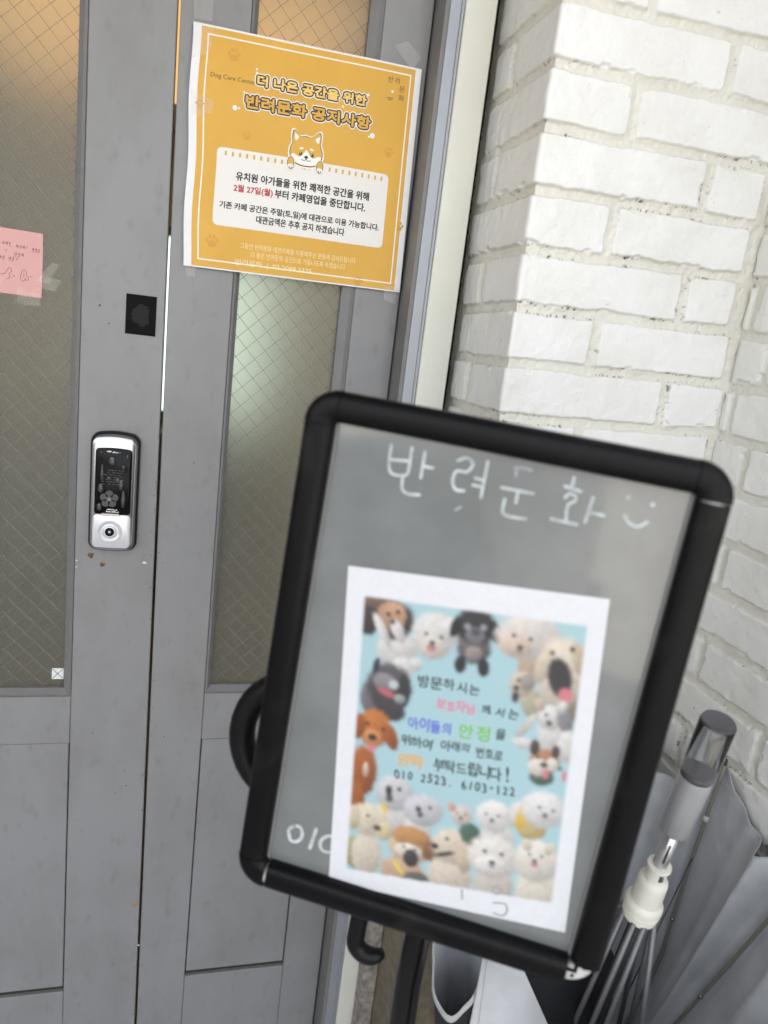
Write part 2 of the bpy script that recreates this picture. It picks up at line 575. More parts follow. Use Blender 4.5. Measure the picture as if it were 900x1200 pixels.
def masonry(name, base, nrm, a, z, joints, white, z_tilt, seed, matl, ends=None):
    """painted brick face as a relief: bricks stand 7 mm proud of tooled joints"""
    A, Z = np.meshgrid(a, z)
    w1 = (vnoise(A * 60, Z * 60, seed) - 0.5) * 0.0026 + (vnoise(A * 22, Z * 22, seed + 1) - 0.5) * 0.003
    w2 = (vnoise(A * 60, Z * 60, seed + 2) - 0.5) * 0.0026 + (vnoise(A * 22, Z * 22, seed + 3) - 0.5) * 0.003
    Zt = Z - z_tilt(A) + w1
    R, dz = row_edges(Zt)
    dz = dz - 0.0062
    dj = np.full(A.shape, 1.0)
    bid = R * 7.0
    par = (R.astype(int) % 2) == 0
    for odd in (False, True):
        msk = par if not odd else ~par
        for ji, j in enumerate(joints[1 if odd else 0]):
            jj = j + (vnoise(R * 3.7 + ji * 11.3, R * 0 + 2.5, seed + 9) - 0.5) * 0.010
            d = np.abs(A + w2 - jj) - 0.0062
            dj = np.where(msk, np.minimum(dj, d), dj)
            bid = np.where(msk & (A > jj), bid + 1.37 * (ji + 1), bid)
    if ends is not None:            # solid mortar/plaster before and after the bricks
        e0, e1 = ends
        ee0 = e0 + (vnoise(R * 5.1, R * 0, seed + 20) - 0.5) * 0.014
        ee1 = e1 + (vnoise(R * 4.3, R * 0 + 9, seed + 21) - 0.5) * 0.022
        dj = np.minimum(dj, A + w2 - ee0)
        dj = np.minimum(dj, ee1 - (A + w2))
    # rounded-off distance to the brick edge
    k = 0.0016
    de = -k * np.log(np.exp(-np.clip(dz, -0.03, 0.06) / k) + np.exp(-np.clip(dj, -0.03, 0.06) / k))
    de = de + (vnoise(A * 200, Z * 200, seed + 4) - 0.5) * 0.0016
    chip = sstep(0.74, 0.88, vnoise(A * 55, Z * 55, seed + 5)) * sstep(0.010, 0.002, de)
    fill = sstep(0.55, 0.8, vnoise(A * 14, Z * 17, seed + 25))          # joints partly bridged by thick paint
    h = sstep(-0.0012, 0.0018, de - chip * 0.005) * 0.0052
    rnd = vnoise(bid * 3.31, bid * 1.7, seed + 6) - 0.5
    h = h * (1 + 0.5 * rnd)
    h = np.maximum(h, fill * sstep(-0.012, 0.0, de) * 0.0026)
    h = h + (vnoise(A * 95, Z * 95, seed + 7) - 0.5) * 0.0012 + (vnoise(A * 240, Z * 240, seed + 17) - 0.5) * 0.0005 + (vnoise(A * 25, Z * 25, seed + 8) - 0.5) * 0.0016
    mort = sstep(0.0, -0.003, de)
    h = h + mort * (vnoise(A * 260, Z * 260, seed + 12) - 0.5) * 0.0016
    dark = sstep(0.72, 0.84, vnoise(A * 420, Z * 420, seed + 13)) * sstep(0.003, 0.0004, np.abs(de + 0.0010)) \
        * sstep(0.50, 0.72, vnoise(A * 18, Z * 21, seed + 14))
    tick = sstep(0.965, 0.985, vnoise(A * 420, Z * 420, seed + 15)) * sstep(0.6, 0.75, vnoise(A * 12, Z * 12, seed + 16)) * 0.35
    dark = np.clip(dark + tick, 0, 0.95)
    h = h - dark * 0.002
    wh = sstep(0.0002, 0.0022, de) * white(A, Z)
    P = base(A)
    N = nrm(A)
    X = P[0] + N[0] * h
    Y = P[1] + N[1] * h
    nz, na = A.shape
    co = np.stack([X, Y, Z], -1).reshape(-1, 3)
    idx = np.arange(nz * na).reshape(nz, na)
    q = np.stack([idx[:-1, :-1], idx[:-1, 1:], idx[1:, 1:], idx[1:, :-1]], -1).reshape(-1, 4)
    me = bpy.data.meshes.new(name)
    me.vertices.add(len(co)); me.vertices.foreach_set('co', co.ravel())
    me.loops.add(q.size); me.loops.foreach_set('vertex_index', q.ravel().astype(np.int32))
    me.polygons.add(len(q))
    me.polygons.foreach_set('loop_start', np.arange(0, q.size, 4, dtype=np.int32))
    me.polygons.foreach_set('loop_total', np.full(len(q), 4, dtype=np.int32))
    me.update(calc_edges=True)
    me.polygons.foreach_set('use_smooth', np.ones(len(q), bool))
    at = me.attributes.new('paint', 'FLOAT_COLOR', 'POINT')
    c = np.stack([wh, dark, wh * 0, wh * 0 + 1], -1).reshape(-1)
    at.data.foreach_set('color', c.astype(np.float32))
    me.materials.append(matl)
    o = bpy.data.objects.new(name, me)
    COL.objects.link(o)
    return o


def span(*segs):
    out = []
    for (a, b, st) in segs:
        n = max(1, int(round((b - a) / st)))
        out += list(np.linspace(a, b, n, endpoint=False))
    out.append(segs[-1][1])
    return np.array(out)


# pilaster: arc length runs along the return (towards the viewer), round the corner, along the face
RET = 0.245


def p_base(A):
    t = np.clip(A - RET, 0, None)
    return (XC + t, np.where(A < RET, 0.02 - A, YF))


def p_nrm(A):
    w = sstep(RET - 0.0018, RET + 0.0018, A)
    nx, ny = -(1 - w), -w
    n = np.sqrt(nx * nx + ny * ny)
    return nx / n, ny / n


pil = masonry('brick_pilaster', p_base, p_nrm,
              span((0, RET - 0.006, 0.0022), (RET - 0.006, RET + 0.006, 0.0006), (RET + 0.006, RET + 0.343, 0.0016)),
              span((0.0, 0.80, 0.008), (0.80, 1.25, 0.003), (1.25, 1.93, 0.0015), (1.93, 2.35, 0.006)),
              joints=([0.122, RET + 0.238], [RET + 0.114]),
              white=lambda A, Z: np.where(A > RET - 0.002, 1.0, 0.9),
              z_tilt=lambda A: np.where(A > RET, (A - RET) * 0.022, 0.0), seed=3, matl=M['brick'],
              ends=(0.055, RET + 0.322))
tag(pil, 'white painted brick pilaster standing forward of the door frame', 'brick pilaster')
ORIG[pil.name] = Vector((0, 0, 0))
MB().box(0.3618, 0.3885, -0.09, -0.0568, 0.0, 0.60, b=0.002).build('stone_base', M['granite'], pil)
MB().box(0.3890, XS + 0.012, -0.246, 0.0, 0.0, 0.62, b=0.003).build('stone_base', M['shadestone'], pil, label='stone base with shade in its tan colour')

side = masonry('brick_wall', lambda A: (XS + A * 0, YF - A), lambda A: (A * 0 - 1, A * 0),
               span((-0.012, 0.4, 0.0019), (0.4, 0.84, 0.012)),
               span((0.0, 0.80, 0.01), (0.80, 1.70, 0.0018), (1.70, 2.35, 0.006)),
               joints=([0.02, 0.2, 0.43, 0.66, 0.89, 1.12, 1.35, 1.58, 1.81, 2.04, 2.27],
                       [0.065, 0.3, 0.53, 0.76, 0.99, 1.22, 1.45, 1.68, 1.91, 2.14, 2.37]),
               white=lambda A, Z: 0.75 + A * 0, z_tilt=lambda A: 0.004 - A * 0.01, seed=41, matl=M['brick'],
               ends=(0.004, 3.0))
tag(side, 'cream painted brick side wall behind the umbrella at right', 'brick wall')

# the storeys above, the wall body behind the bricks and an unseen added wall on the left (they give the shade)
bw = thing('facade', 'white rendered storeys of the building over the entrance', 'building', (0, 0, 2.36))
MB().box(-5, 6, -0.24, 4.6, 2.36, 4.7).build('wall', M['plaster'], bw)
MB().box(XC + 0.012, 6, YF + 0.012, 3.6, 0.0, 2.355).build('wall', M['plaster'], bw)
MB().box(XS + 0.012, 6, -1.05, YF + 0.006, 0.0, 4.0).build('wall', M['plaster'], bw)
M['paleslab'] = pmat('pale_slab', (0.55, 0.55, 0.56), rough=0.6, var=0.1, scale=30)
M['leftwall'] = pmat('grey_render', (0.55, 0.545, 0.535), rough=0.9, var=0.15, scale=4, bump=0.2, bscale=80)
aw = thing('shade_slab', 'unseen grey slab added over the entrance to shade the door', 'shade_slab', (-0.4, -0.7, 2.4))
MB().box(-1.29, 0.38, -1.75, -0.245, 2.37, 2.43).build('slab', M['leftwall'], aw)  # unseen slab, added to darken the upper part of the door
lo = MB().box(-1.62, -1.32, -4.75, -0.82, 0.0, 1.12, b=0.02).build('added_low_wall', M['leftwall'], origin=(-1.4, -3.7, 0))
tag(lo, 'unseen low grey wall added to shape the sign board reflection', 'wall')  # unseen wall, added to keep sunlit ground out of the board's reflection
es = MB().box(-1.28, 0.33, -1.3, 0.055, 0.003, 0.028, b=0.004).build('bounce_slab', M['paleslab'], origin=(-0.4, -0.6, 0))
tag(es, 'unseen pale slab added to bounce light onto the doors', 'bounce slab')  # unseen slab, added to bounce light onto the lower door
lw = MB().box(-5, -1.30, -0.80, 3.6, 0.0, 2.355).build('blocker_wall', M['leftwall'], origin=(0, 0, 0))
tag(lw, 'unseen grey wall added on the left to block light', 'wall')  # unseen wall, added to block light and reflections from the left

# interior behind the glass
M['inwall'] = pmat('interior_wall', (0.42, 0.36, 0.25), rough=0.8, var=0.1, scale=3)
M['indark'] = pmat('interior_wood', (0.10, 0.075, 0.05), rough=0.6, var=0.4, scale=3)
IB = 3.1
s_ = MB()
s_.box(-1.29, XC + 0.9, IB, IB + 0.05, 0.0, 2.34)
s_.box(-1.295, -1.275, 0.10, IB, 0.0, 2.34)
s_.box(1.28, 1.30, 0.10, IB, 0.0, 2.34)
o = s_.build('interior_wall', M['inwall']); o['kind'] = 'structure'
o = MB().box(-1.27, 1.27, 0.10, IB, 2.32, 2.345).build('interior_ceiling', M['inwall']); o['kind'] = 'structure'
o = MB().box(-1.27, 1.27, 0.06, IB, 0.004, 0.02).build('interior_floor', M['indark']); o['kind'] = 'structure'
wn_ = thing('interior_window', 'bright pale window at the back, glimpsed through frosted glass and door gap', 'window', (0.3, IB, 0.95))
MB().box(-0.20, 0.95, IB - 0.03, IB - 0.01, 0.92, 1.82).build('pane', emat('daylight_pane', (0.84, 1.0, 0.86), 0.30), wn_)
fr = MB()
for x in (-0.24, 0.36, 0.95):
    fr.box(x, x + 0.04, IB - 0.05, IB - 0.005, 0.88, 1.86)
fr.box(-0.24, 0.99, IB - 0.051, IB - 0.004, 0.85, 0.92); fr.box(-0.24, 0.99, IB - 0.051, IB - 0.004, 1.82, 1.87)
fr.build('frame', M['indark'], wn_)
cab = MB().box(-1.2, 1.2, IB - 0.35, IB - 0.06, 0.02, 0.84, b=0.01).build('low_cabinet', M['indark'], origin=(0, IB - 0.2, 0))
tag(cab, 'dark low cabinet inside under the bright window', 'cabinet')
cl = thing('ceiling_lamp', 'warm lit ceiling lamp inside, glowing through the upper glass', 'lamp', (0, 1.7, 2.3))
MB().box(-0.75, 1.15, 1.05, 2.4, 2.285, 2.30).build('diffuser', emat('warm_diffuser', (1.0, 0.54, 0.19), 0.22), cl)
MB().box(-1.12, 1.17, 1.03, 2.42, 2.302, 2.318).build('housing', M['whiteplastic'], cl)

# ------------------------------------------------------------------ door frame and door leaves
df = thing('door_frame', 'cream and grey door frame between door leaf and brick pilaster', 'door frame', (0.34, 0, 0))
MB().box(0.3065, 0.3275, -0.050, 0.05, 0.0, 2.3).build('jamb', [M['jamb']], df)
MB().box(0.3278, 0.3325, -0.0535, 0.04, 0.0, 2.3, b=0.001).build('jamb_strip', M['jamb2'], df)
MB().box(0.3125, 0.3272, -0.0525, -0.0502, 0.0, 2.3).build('jamb_face', M['jamb2'], df)
MB().box(0.333, 0.3775, -0.056, 0.03, 0.0, 2.3, b=0.0015).build('casing', M['casing'], df)
MB().box(0.3785, 0.398, -0.006, 0.03, 0.0, 2.3).build('dark_gap', M['dark'], df)  # dark strip filling the gap between casing and brick
MB().box(-1.27, 0.3063, -0.05, 0.05, 2.16, 2.3).build('head', M['jamb'], df)


def gap_r(z):           # edge of the right-hand leaf at the meeting stiles
    return -0.0217 + (z - 0.181) * (-0.0347 + 0.0217) / (1.819 - 0.181)


def gap_l(z):
    return gap_r(z) - 0.0038


Z0, Z1 = 0.03, 2.14


def slab(mb, xa, xb, z0, z1, y0=0.0, y1=0.042, mi=0):
    """board whose sides may follow the meeting line (xa / xb may be functions of z)"""
    fa = xa if callable(xa) else (lambda z: xa)
    fb = xb if callable(xb) else (lambda z: xb)
    e = 0.0012
    p = [(fa(z0) + e, y0, z0 + e), (fb(z0) - e, y0, z0 + e), (fb(z1) - e, y0, z1 - e), (fa(z1) + e, y0, z1 - e)]
    c = [(fa(z0), y0 + e, z0), (fb(z0), y0 + e, z0), (fb(z1), y0 + e, z1), (fa(z1), y0 + e, z1)]
    b = [(q[0], y1, q[2]) for q in c]
    vs = p + c + b
    fs = [(0, 1, 2, 3), (11, 10, 9, 8)]
    for i in range(4):
        j = (i + 1) % 4
        fs += [(i, i + 4, j + 4, j), (i + 4, i + 8, j + 8, j + 4)]
    mb.add(vs, fs, mi)
    return mb


def blob(mb, x, z, r, mi, y=-0.0004, n=14, seed=0, asp=1.0):
    rr = random.Random(seed)
    vs = [(x, y, z)]
    for k in range(n):
        a = 2 * PI * k / n
        q = r * (0.65 + 0.6 * rr.random())
        vs.append((x + q * math.cos(a) * asp, y, z + q * math.sin(a)))
    mb.add(vs, [(0, 1 + (k + 1) % n, 1 + k) for k in range(n)], mi)


def bead_frame(x0, x1, z0, z1, w, parent, wl=None, wr=None):
    """mitred sloping glazing beads round an opening"""
    wl = wl or w; wr = wr or w
    mb = MB()
    o_ = [(x0, 0.0005, z0), (x1, 0.0005, z0), (x1, 0.0005, z1), (x0, 0.0005, z1)]
    k_ = [(x0 + wl * .35, -0.0018, z0 + w * .35), (x1 - wr * .35, -0.0018, z0 + w * .35), (x1 - wr * .35, -0.0018, z1 - w * .35), (x0 + wl * .35, -0.0018, z1 - w * .35)]
    i_ = [(x0 + wl, 0.006, z0 + w), (x1 - wr, 0.006, z0 + w), (x1 - wr, 0.006, z1 - w), (x0 + wl, 0.006, z1 - w)]
    d_ = [(p[0], 0.0125, p[2]) for p in i_]
    vs = o_ + k_ + i_ + d_
    fs = []
    for l in range(3):
        for i in range(4):
            j = (i + 1) % 4
            fs.append((l * 4 + i, l * 4 + j, l * 4 + 4 + j, l * 4 + 4 + i))
    mb.add(vs, fs)
    return mb.build('glazing_bead', M['bead'], parent)


def wired_pane(x0, x1, z0, z1, parent, seed):
    p = MB().box(x0, x1, 0.0128, 0.0188, z0, z1).build('glass_pane', M['glass'], parent)
    mb = MB()
    for sgn, step, ang in ((1, 0.0200, 44.0), (-1, 0.0200, 47.0)):
        a = math.radians(ang) * sgn
        dx, dz = math.cos(a), math.sin(a)
        nx, nz = -dz, dx
        cs = [x * nx + z * nz for x in (x0, x1) for z in (z0, z1)]
        c = min(cs) + 0.007
        while c < max(cs):
            ts = []
            for X in (x0, x1):
                t = (X - c * nx) / dx
                zz = c * nz + t * dz
                if z0 <= zz <= z1:
                    ts.append(t)
            for Zq in (z0, z1):
                t = (Zq - c * nz) / dz
                xx = c * nx + t * dx
                if x0 <= xx <= x1:
                    ts.append(t)
            if len(ts) >= 2:
                t0, t1 = min(ts), max(ts)
                mb.tube([(c * nx + t0 * dx, 0.0127, c * nz + t0 * dz), (c * nx + t1 * dx, 0.0127, c * nz + t1 * dz)], 0.00036, n=5, cap=False)
            c += step
    mb.build('wire_mesh', M['wire'], p)
    return p


# ---- left leaf (carries the lock)
ld = thing('door_leaf', 'grey door leaf with the digital lock and pink note on its wired glass', 'door', (-0.35, 0, 0), 'leaves of the double door')
SX = -0.1455
st = MB()
slab(st, SX, gap_l, Z0, Z1)
for (x, z, r, sd) in ((-0.1230, 1.0605, 0.0044, 1), (-0.1065, 1.0465, 0.0036, 2), (-0.1215, 1.4235, 0.0019, 3), (-0.1085, 1.4005, 0.0013, 4)):
    blob(st, x, z, r, 1, seed=sd)
blob(st, -0.1075, 1.0500, 0.0016, 2, y=-0.0007, seed=9)
blob(st, -0.0345, 0.435, 0.0042, 2, seed=5)
blob(st, -0.0255, 0.352, 0.0016, 3, seed=6)
blob(st, -0.0465, 1.052, 0.0022, 3, seed=7, asp=1.6)
blob(st, -0.1425, 1.052, 0.0012, 3, seed=8)
blob(st, -0.1428, 1.042, 0.001, 3, seed=18)
blob(st, -0.1440, 0.828, 0.0022, 2, seed=10)
for i in range(46):
    rr = random.Random(100 + i)
    z = rr.uniform(0.15, 1.2)
    blob(st, rr.choice((gap_l(z) - rr.uniform(0.0005, 0.006), rr.uniform(SX + .004, gap_l(z) - .004))), z, rr.uniform(0.0004, 0.0011), 4, seed=200 + i)
fix_normals(st.build('stile', [M['door'], M['rust'], M['rawwood'], M['stickerw'], M['dark']], ld))
fix_normals(slab(MB(), -0.66, -0.56, Z0, Z1).build('stile', M['door'], ld))
fix_normals(slab(MB(), -0.5596, SX - 0.0004, 0.7485, 0.829).build('rail', M['door'], ld))
fix_normals(slab(MB(), -0.5596, SX - 0.0004, 2.02, Z1).build('rail', M['door'], ld))
fix_normals(slab(MB(), -0.5596, SX - 0.0004, Z0, 0.270).build('rail', M['door'], ld))
fix_normals(slab(MB(), -0.5585, SX - 0.0018, 0.2785, 0.7475, 0.0025).build('panel', M['door'], ld))
MB().box(-0.56, SX, 0.0075, 0.03, 0.265, 0.285).build('groove', M['dark'], ld)  # dark strip painted for the shadow in the gap
bead_frame(-0.5590, SX - 0.0006, 0.8300, 2.0195, 0.0115, ld, wr=0.0110)
wired_pane(-0.549, SX - 0.0095, 0.838, 2.012, ld, 1)

for (xa, xb) in ((SX - 0.0096, SX - 0.0002), (-0.5594, -0.5488)):
    MB().box(xa, xb, 0.0215, 0.036, 0.829, 2.0195).build('leak_strip', M['dark'], ld)  # added backing strips that stop room light leaking past the bead
# digital lock on the left leaf
lk_x0, lk_x1, lk_z0, lk_z1 = -0.1265, -0.0590, 1.0745, 1.2455
dl = None


def rrect(x0, x1, z0, z1, r, y, bulge=0.0, n=6):
    pts = []
    for (cx, cz, a0) in ((x1 - r, z1 - r, 0), (x0 + r, z1 - r, 90), (x0 + r, z0 + r, 180), (x1 - r, z0 + r, 270)):
        for k in range(n + 1):
            a = math.radians(a0 + 90 * k / n)
            x = cx + r * math.cos(a); z = cz + r * math.sin(a)
            u = (x - (x0 + x1) / 2) / ((x1 - x0) / 2)
            z += bulge * (1 - u * u) * (1 if z > (z0 + z1) / 2 else -0.6)
            pts.append((x, y, z))
    # subdivide the long top and bottom so the bulge reads
    out = []
    for i, p in enumerate(pts):
        q = pts[(i + 1) % len(pts)]
        out.append(p)
        if abs(p[0] - q[0]) > 0.02:
            for t in (0.2, 0.4, 0.6, 0.8):
                x = p[0] + (q[0] - p[0]) * t
                u = (x - (x0 + x1) / 2) / ((x1 - x0) / 2)
                top = p[2] > (z0 + z1) / 2
                zb = (z1 if top else z0) + bulge * (1 - u * u) * (1 if top else -0.6)
                out.append((x, y, zb))
    return out


lk = MB()
lk.loft([rrect(lk_x0, lk_x1, lk_z0, lk_z1, 0.011, 0.0, 0.005), rrect(lk_x0, lk_x1, lk_z0, lk_z1, 0.011, -0.008, 0.005)][::-1])
dl = fix_normals(lk.build('digital_lock', M['blackplastic'], ld), 40)
i_ = 0.0028
fx0, fx1, fz0, fz1 = lk_x0 + 0.0035, lk_x1 - 0.0045, lk_z0 + 0.0045, lk_z1 - 0.0045
lk = MB()
lk.loft([rrect(lk_x0 + i_, lk_x1 - i_, lk_z0 + i_, lk_z1 - i_, 0.010, -0.0075, 0.005),
         rrect(lk_x0 + i_, lk_x1 - i_, lk_z0 + i_, lk_z1 - i_, 0.010, -0.016, 0.005),
         rrect(fx0, fx1, fz0, fz1, 0.0095, -0.021, 0.005), rrect(fx0 + .002, fx1 - .002, fz0 + .002, fz1 - .002, 0.0085, -0.0222, 0.005)][::-1])
fix_normals(lk.build('chrome_case', M['chrome'], dl), 40)
W_, H_ = fx1 - fx0, fz1 - fz0
kz0 = fz0 + H_ * 0.325


def lku(u, v):            # face coordinates 0..1 (u right, v down)
    return fx0 + u * W_, fz1 - v * H_


kp = MB()
kp.loft([rrect(fx0 + W_ * .085, fx1 - W_ * .085, kz0, fz1 - H_ * .085, 0.004, -0.0215, 0.002),
         rrect(fx0 + W_ * .085, fx1 - W_ * .085, kz0, fz1 - H_ * .085, 0.004, -0.0236, 0.002),
         rrect(fx0 + W_ * .11, fx1 - W_ * .11, kz0 + .0015, fz1 - H_ * .095, 0.004, -0.0245, 0.002)][::-1])
kpo = fix_normals(kp.build('keypad_cover', M['blackgloss'], dl), 40)
# protective film bubbles, ghost flower and the small print
bb = MB()
for (u, v, a, b_) in ((.46, .19, .11, .05), (.60, .36, .07, .03), (.22, .44, .09, .05), (.24, .30, .05, .09), (.72, .24, .05, .03), (.68, .40, .08, .06),
                      (.20, .61, .08, .04), (.74, .53, .07, .09), (.80, .14, .05, .022), (.58, .55, .035, .022), (.40, .345, .06, .02), (.22, .12, .035, .015), (.63, .11, .05, .018)):
    cx, cz = lku(u, v)
    n = 16
    rings = []
    for (sc, yy) in ((1, -0.0244), (0.7, -0.0253), (0.3, -0.0258)):
        rings.append([(cx + a * W_ * sc * math.cos(2 * PI * k / n) * .8, yy, cz + b_ * H_ * sc * math.sin(2 * PI * k / n)) for k in range(n)])
    bb.loft(rings[::-1])
fix_normals(bb.build('film_bubble', M['bubble'], dl))
pr = MB()
cx, cz = lku(.42, .535)
for k in range(5):
    a = 2 * PI * k / 5 + .3
    px, pz = cx + .0075 * math.cos(a), cz + .0075 * math.sin(a)
    pr.add([(px + .0055 * math.cos(2 * PI * j / 14), -0.02475, pz + .0055 * math.sin(2 * PI * j / 14)) for j in range(14)], [tuple(range(14))])
pr.add([(cx + .0026 * math.cos(2 * PI * j / 14), -0.02495, cz + .0026 * math.sin(2 * PI * j / 14)) for j in range(14)], [tuple(range(14))], 2)
pr.build('flower_print', [M['greyprint'], M['silverpl'], M['jamb']], kpo)
pr = MB()
rr = random.Random(5)
for row in range(7):
    zz = fz1 - H_ * (.275 + row * .021)
    x = fx0 + W_ * .24
    while x < fx0 + W_ * .72:
        l = rr.uniform(.0006, .0024)
        if rr.random() < .8:
            pr.box(x, x + l, -0.0250, -0.02465, zz, zz + .0011, 0)
        x += l + .0007
pr.build('small_print', [M['greyprint'], M['silverpl']], kpo)
pr = MB()
for (u0, u1, v) in ((.34, .44, .11), (.46, .66, .115), (.38, .62, .635), (.36, .66, .655)):
    x, z = lku(u0, v)
    while x < lku(u1, v)[0]:
        l = rr.uniform(.0006, .002)
        pr.box(x, x + l, -0.0250, -0.02465, z, z + rr.uniform(.0009, .0022), 1)
        x += l + .0005
pr.build('keypad_print', [M['greyprint'], M['silverpl'], M['jamb']], kpo)
lp = MB()
lp.loft([rrect(fx0 + W_ * .06, fx1 - W_ * .07, fz0 + H_ * .015, kz0 - .001, 0.006, -0.0215, 0.001),
         rrect(fx0 + W_ * .06, fx1 - W_ * .07, fz0 + H_ * .015, kz0 - .001, 0.006, -0.0238, 0.001),
         rrect(fx0 + W_ * .085, fx1 - W_ * .095, fz0 + H_ * .025, kz0 - .0025, 0.005, -0.0248, 0.001)][::-1])
lpo = fix_normals(lp.build('key_cover', M['silverpl'], dl), 40)
cx, cz = lku(.46, .835)
MB().lathe((cx, -0.0242, cz), (0, -1, 0), [(0, .0165), (.002, .0165), (.0026, .0158), (.0026, .0148), (.0014, .0145), (.0014, .0095), (.0022, .009), (.003, .0085), (.003, .0065)], n=40).build('cylinder_ring', M['silverpl'], lpo)
MB().lathe((cx, -0.0242, cz), (0, -1, 0), [(0.002, .0066), (.0033, .0064), (.0033, .0028)], n=28).build('cylinder_seat', M['blackgloss'], lpo)
MB().lathe((cx, -0.0242, cz), (0, -1, 0), [(0.003, .0028), (.0046, .0024), (.005, .001)], n=20).build('key_button', M['chrome'], lpo)
gx, gz = lku(.46, .675)
MB().box(gx - .013, gx + .013, -0.0262, -0.0235, gz - .002, gz + .002, b=.0009).build('cover_grip', M['chrome'], lpo)

# ---- right leaf
rd = thing('door_leaf', 'grey door leaf with the orange notice taped across its narrow wired glass', 'door', (0.14, 0, 0), 'leaves of the double door')
RX0, RX1 = 0.0562, 0.2345
st = MB()
slab(st, gap_r, RX0, Z0, Z1)
for i in range(40):
    rr = random.Random(300 + i)
    z = rr.uniform(0.15, 1.25)
    blob(st, rr.choice((gap_r(z) + rr.uniform(0.0005, 0.006), rr.uniform(gap_r(z) + .004, RX0 - .004))), z, rr.uniform(0.0004, 0.0010), 1, seed=400 + i)
fix_normals(st.build('stile', [M['door'], M['dark']], rd))
fix_normals(slab(MB(), RX1, 0.3040, Z0, Z1).build('stile', M['door'], rd))
fix_normals(slab(MB(), RX0 + .0004, RX1 - 0.0004, 0.7495, 0.832).build('rail', M['door'], rd))
fix_normals(slab(MB(), RX0 + .0004, RX1 - 0.0004, 2.02, Z1).build('rail', M['door'], rd))
fix_normals(slab(MB(), RX0 + .0004, RX1 - 0.0004, Z0, 0.274).build('rail', M['door'], rd))
fix_normals(slab(MB(), RX0 + .0016, RX1 - 0.0018, 0.2825, 0.7485, 0.0025).build('panel', M['door'], rd))
MB().box(RX0, RX1, 0.0075, 0.03, 0.268, 0.29).build('groove', M['dark'], rd)  # shadow of the gap put in as a dark strip
bead_frame(RX0 + .0005, RX1 - 0.0006, 0.8330, 2.0195, 0.0120, rd, wl=0.0085, wr=0.0185)
wired_pane(RX0 + .007, RX1 - 0.017, 0.841, 2.012, rd, 2)

for (xa, xb) in ((RX0 + .0003, RX0 + .0072), (RX1 - .0172, RX1 - .0002)):
    MB().box(xa, xb, 0.0215, 0.036, 0.832, 2.0195).build('leak_strip', M['dark'], rd)  # added strips against light leaking at the bead, as on the left
# black square sticker, white mini sticker
def blotch():
    m = pmat('black_sticker', (0.006, 0.006, 0.006), rough=0.6, spec=0.12)
    nt = m.node_tree
    b = nt.nodes['Principled BSDF']
    tc = nt.nodes.new('ShaderNodeTexCoord')
    ln = nt.nodes.new('ShaderNodeVectorMath'); ln.operation = 'LENGTH'
    mp = nt.nodes.new('ShaderNodeMapping'); mp.inputs['Scale'].default_value = (1.35, 1, 1.0)
    n = nt.nodes.new('ShaderNodeTexNoise'); n.inputs['Scale'].default_value = 130; n.inputs['Detail'].default_value = 6
    ml = nt.nodes.new('ShaderNodeMath'); ml.operation = 'MULTIPLY'; ml.inputs[1].default_value = 0.022
    ad = nt.nodes.new('ShaderNodeMath'); ad.operation = 'ADD'
    r = nt.nodes.new('ShaderNodeMapRange'); r.inputs[1].default_value = 0.0268; r.inputs[2].default_value = 0.0255
    mx = nt.nodes.new('ShaderNodeMixRGB'); mx.inputs[1].default_value = (0.003, 0.003, 0.003, 1); mx.inputs[2].default_value = (0.022, 0.021, 0.02, 1)
    L = nt.links.new
    L(tc.outputs['Object'], mp.inputs[0]); L(mp.outputs[0], ln.inputs[0]); L(tc.outputs['Object'], n.inputs['Vector'])
    L(n.outputs[0], ml.inputs[0]); L(ml.outputs[0], ad.inputs[0]); L(ln.outputs['Value'], ad.inputs[1]); L(ad.outputs[0], r.inputs[0])
    L(r.outputs[0], mx.inputs[0]); L(mx.outputs[0], b.inputs['Base Color'])
    return m


o = MB().box(-0.0872, -0.0465, -0.0009, -0.0002, 1.3895, 1.4440, b=0.0002).build('black_plate', blotch(), origin=(-0.067, -0.001, 1.4165))
tag(o, 'small black square plate with a worn grey blotch, above the lock', 'plate')
o = MB().box(-0.1755, -0.1585, 0.0112, 0.0124, 0.8535, 0.8715).build('sticker', M['stickerw'], origin=(-0.167, 0.012, 0.862))
tag(o, 'tiny white square sticker in the lower corner of the left glass', 'sticker')
mbx = MB()
mbx.tube([(-0.1745, 0.0111, 0.8545), (-0.1595, 0.0111, 0.8705)], 0.0004, n=4)
mbx.tube([(-0.1745, 0.0111, 0.8705), (-0.1595, 0.0111, 0.8545)], 0.0004, n=4)
mbx.build('printed_cross', M['greyprint'], o)


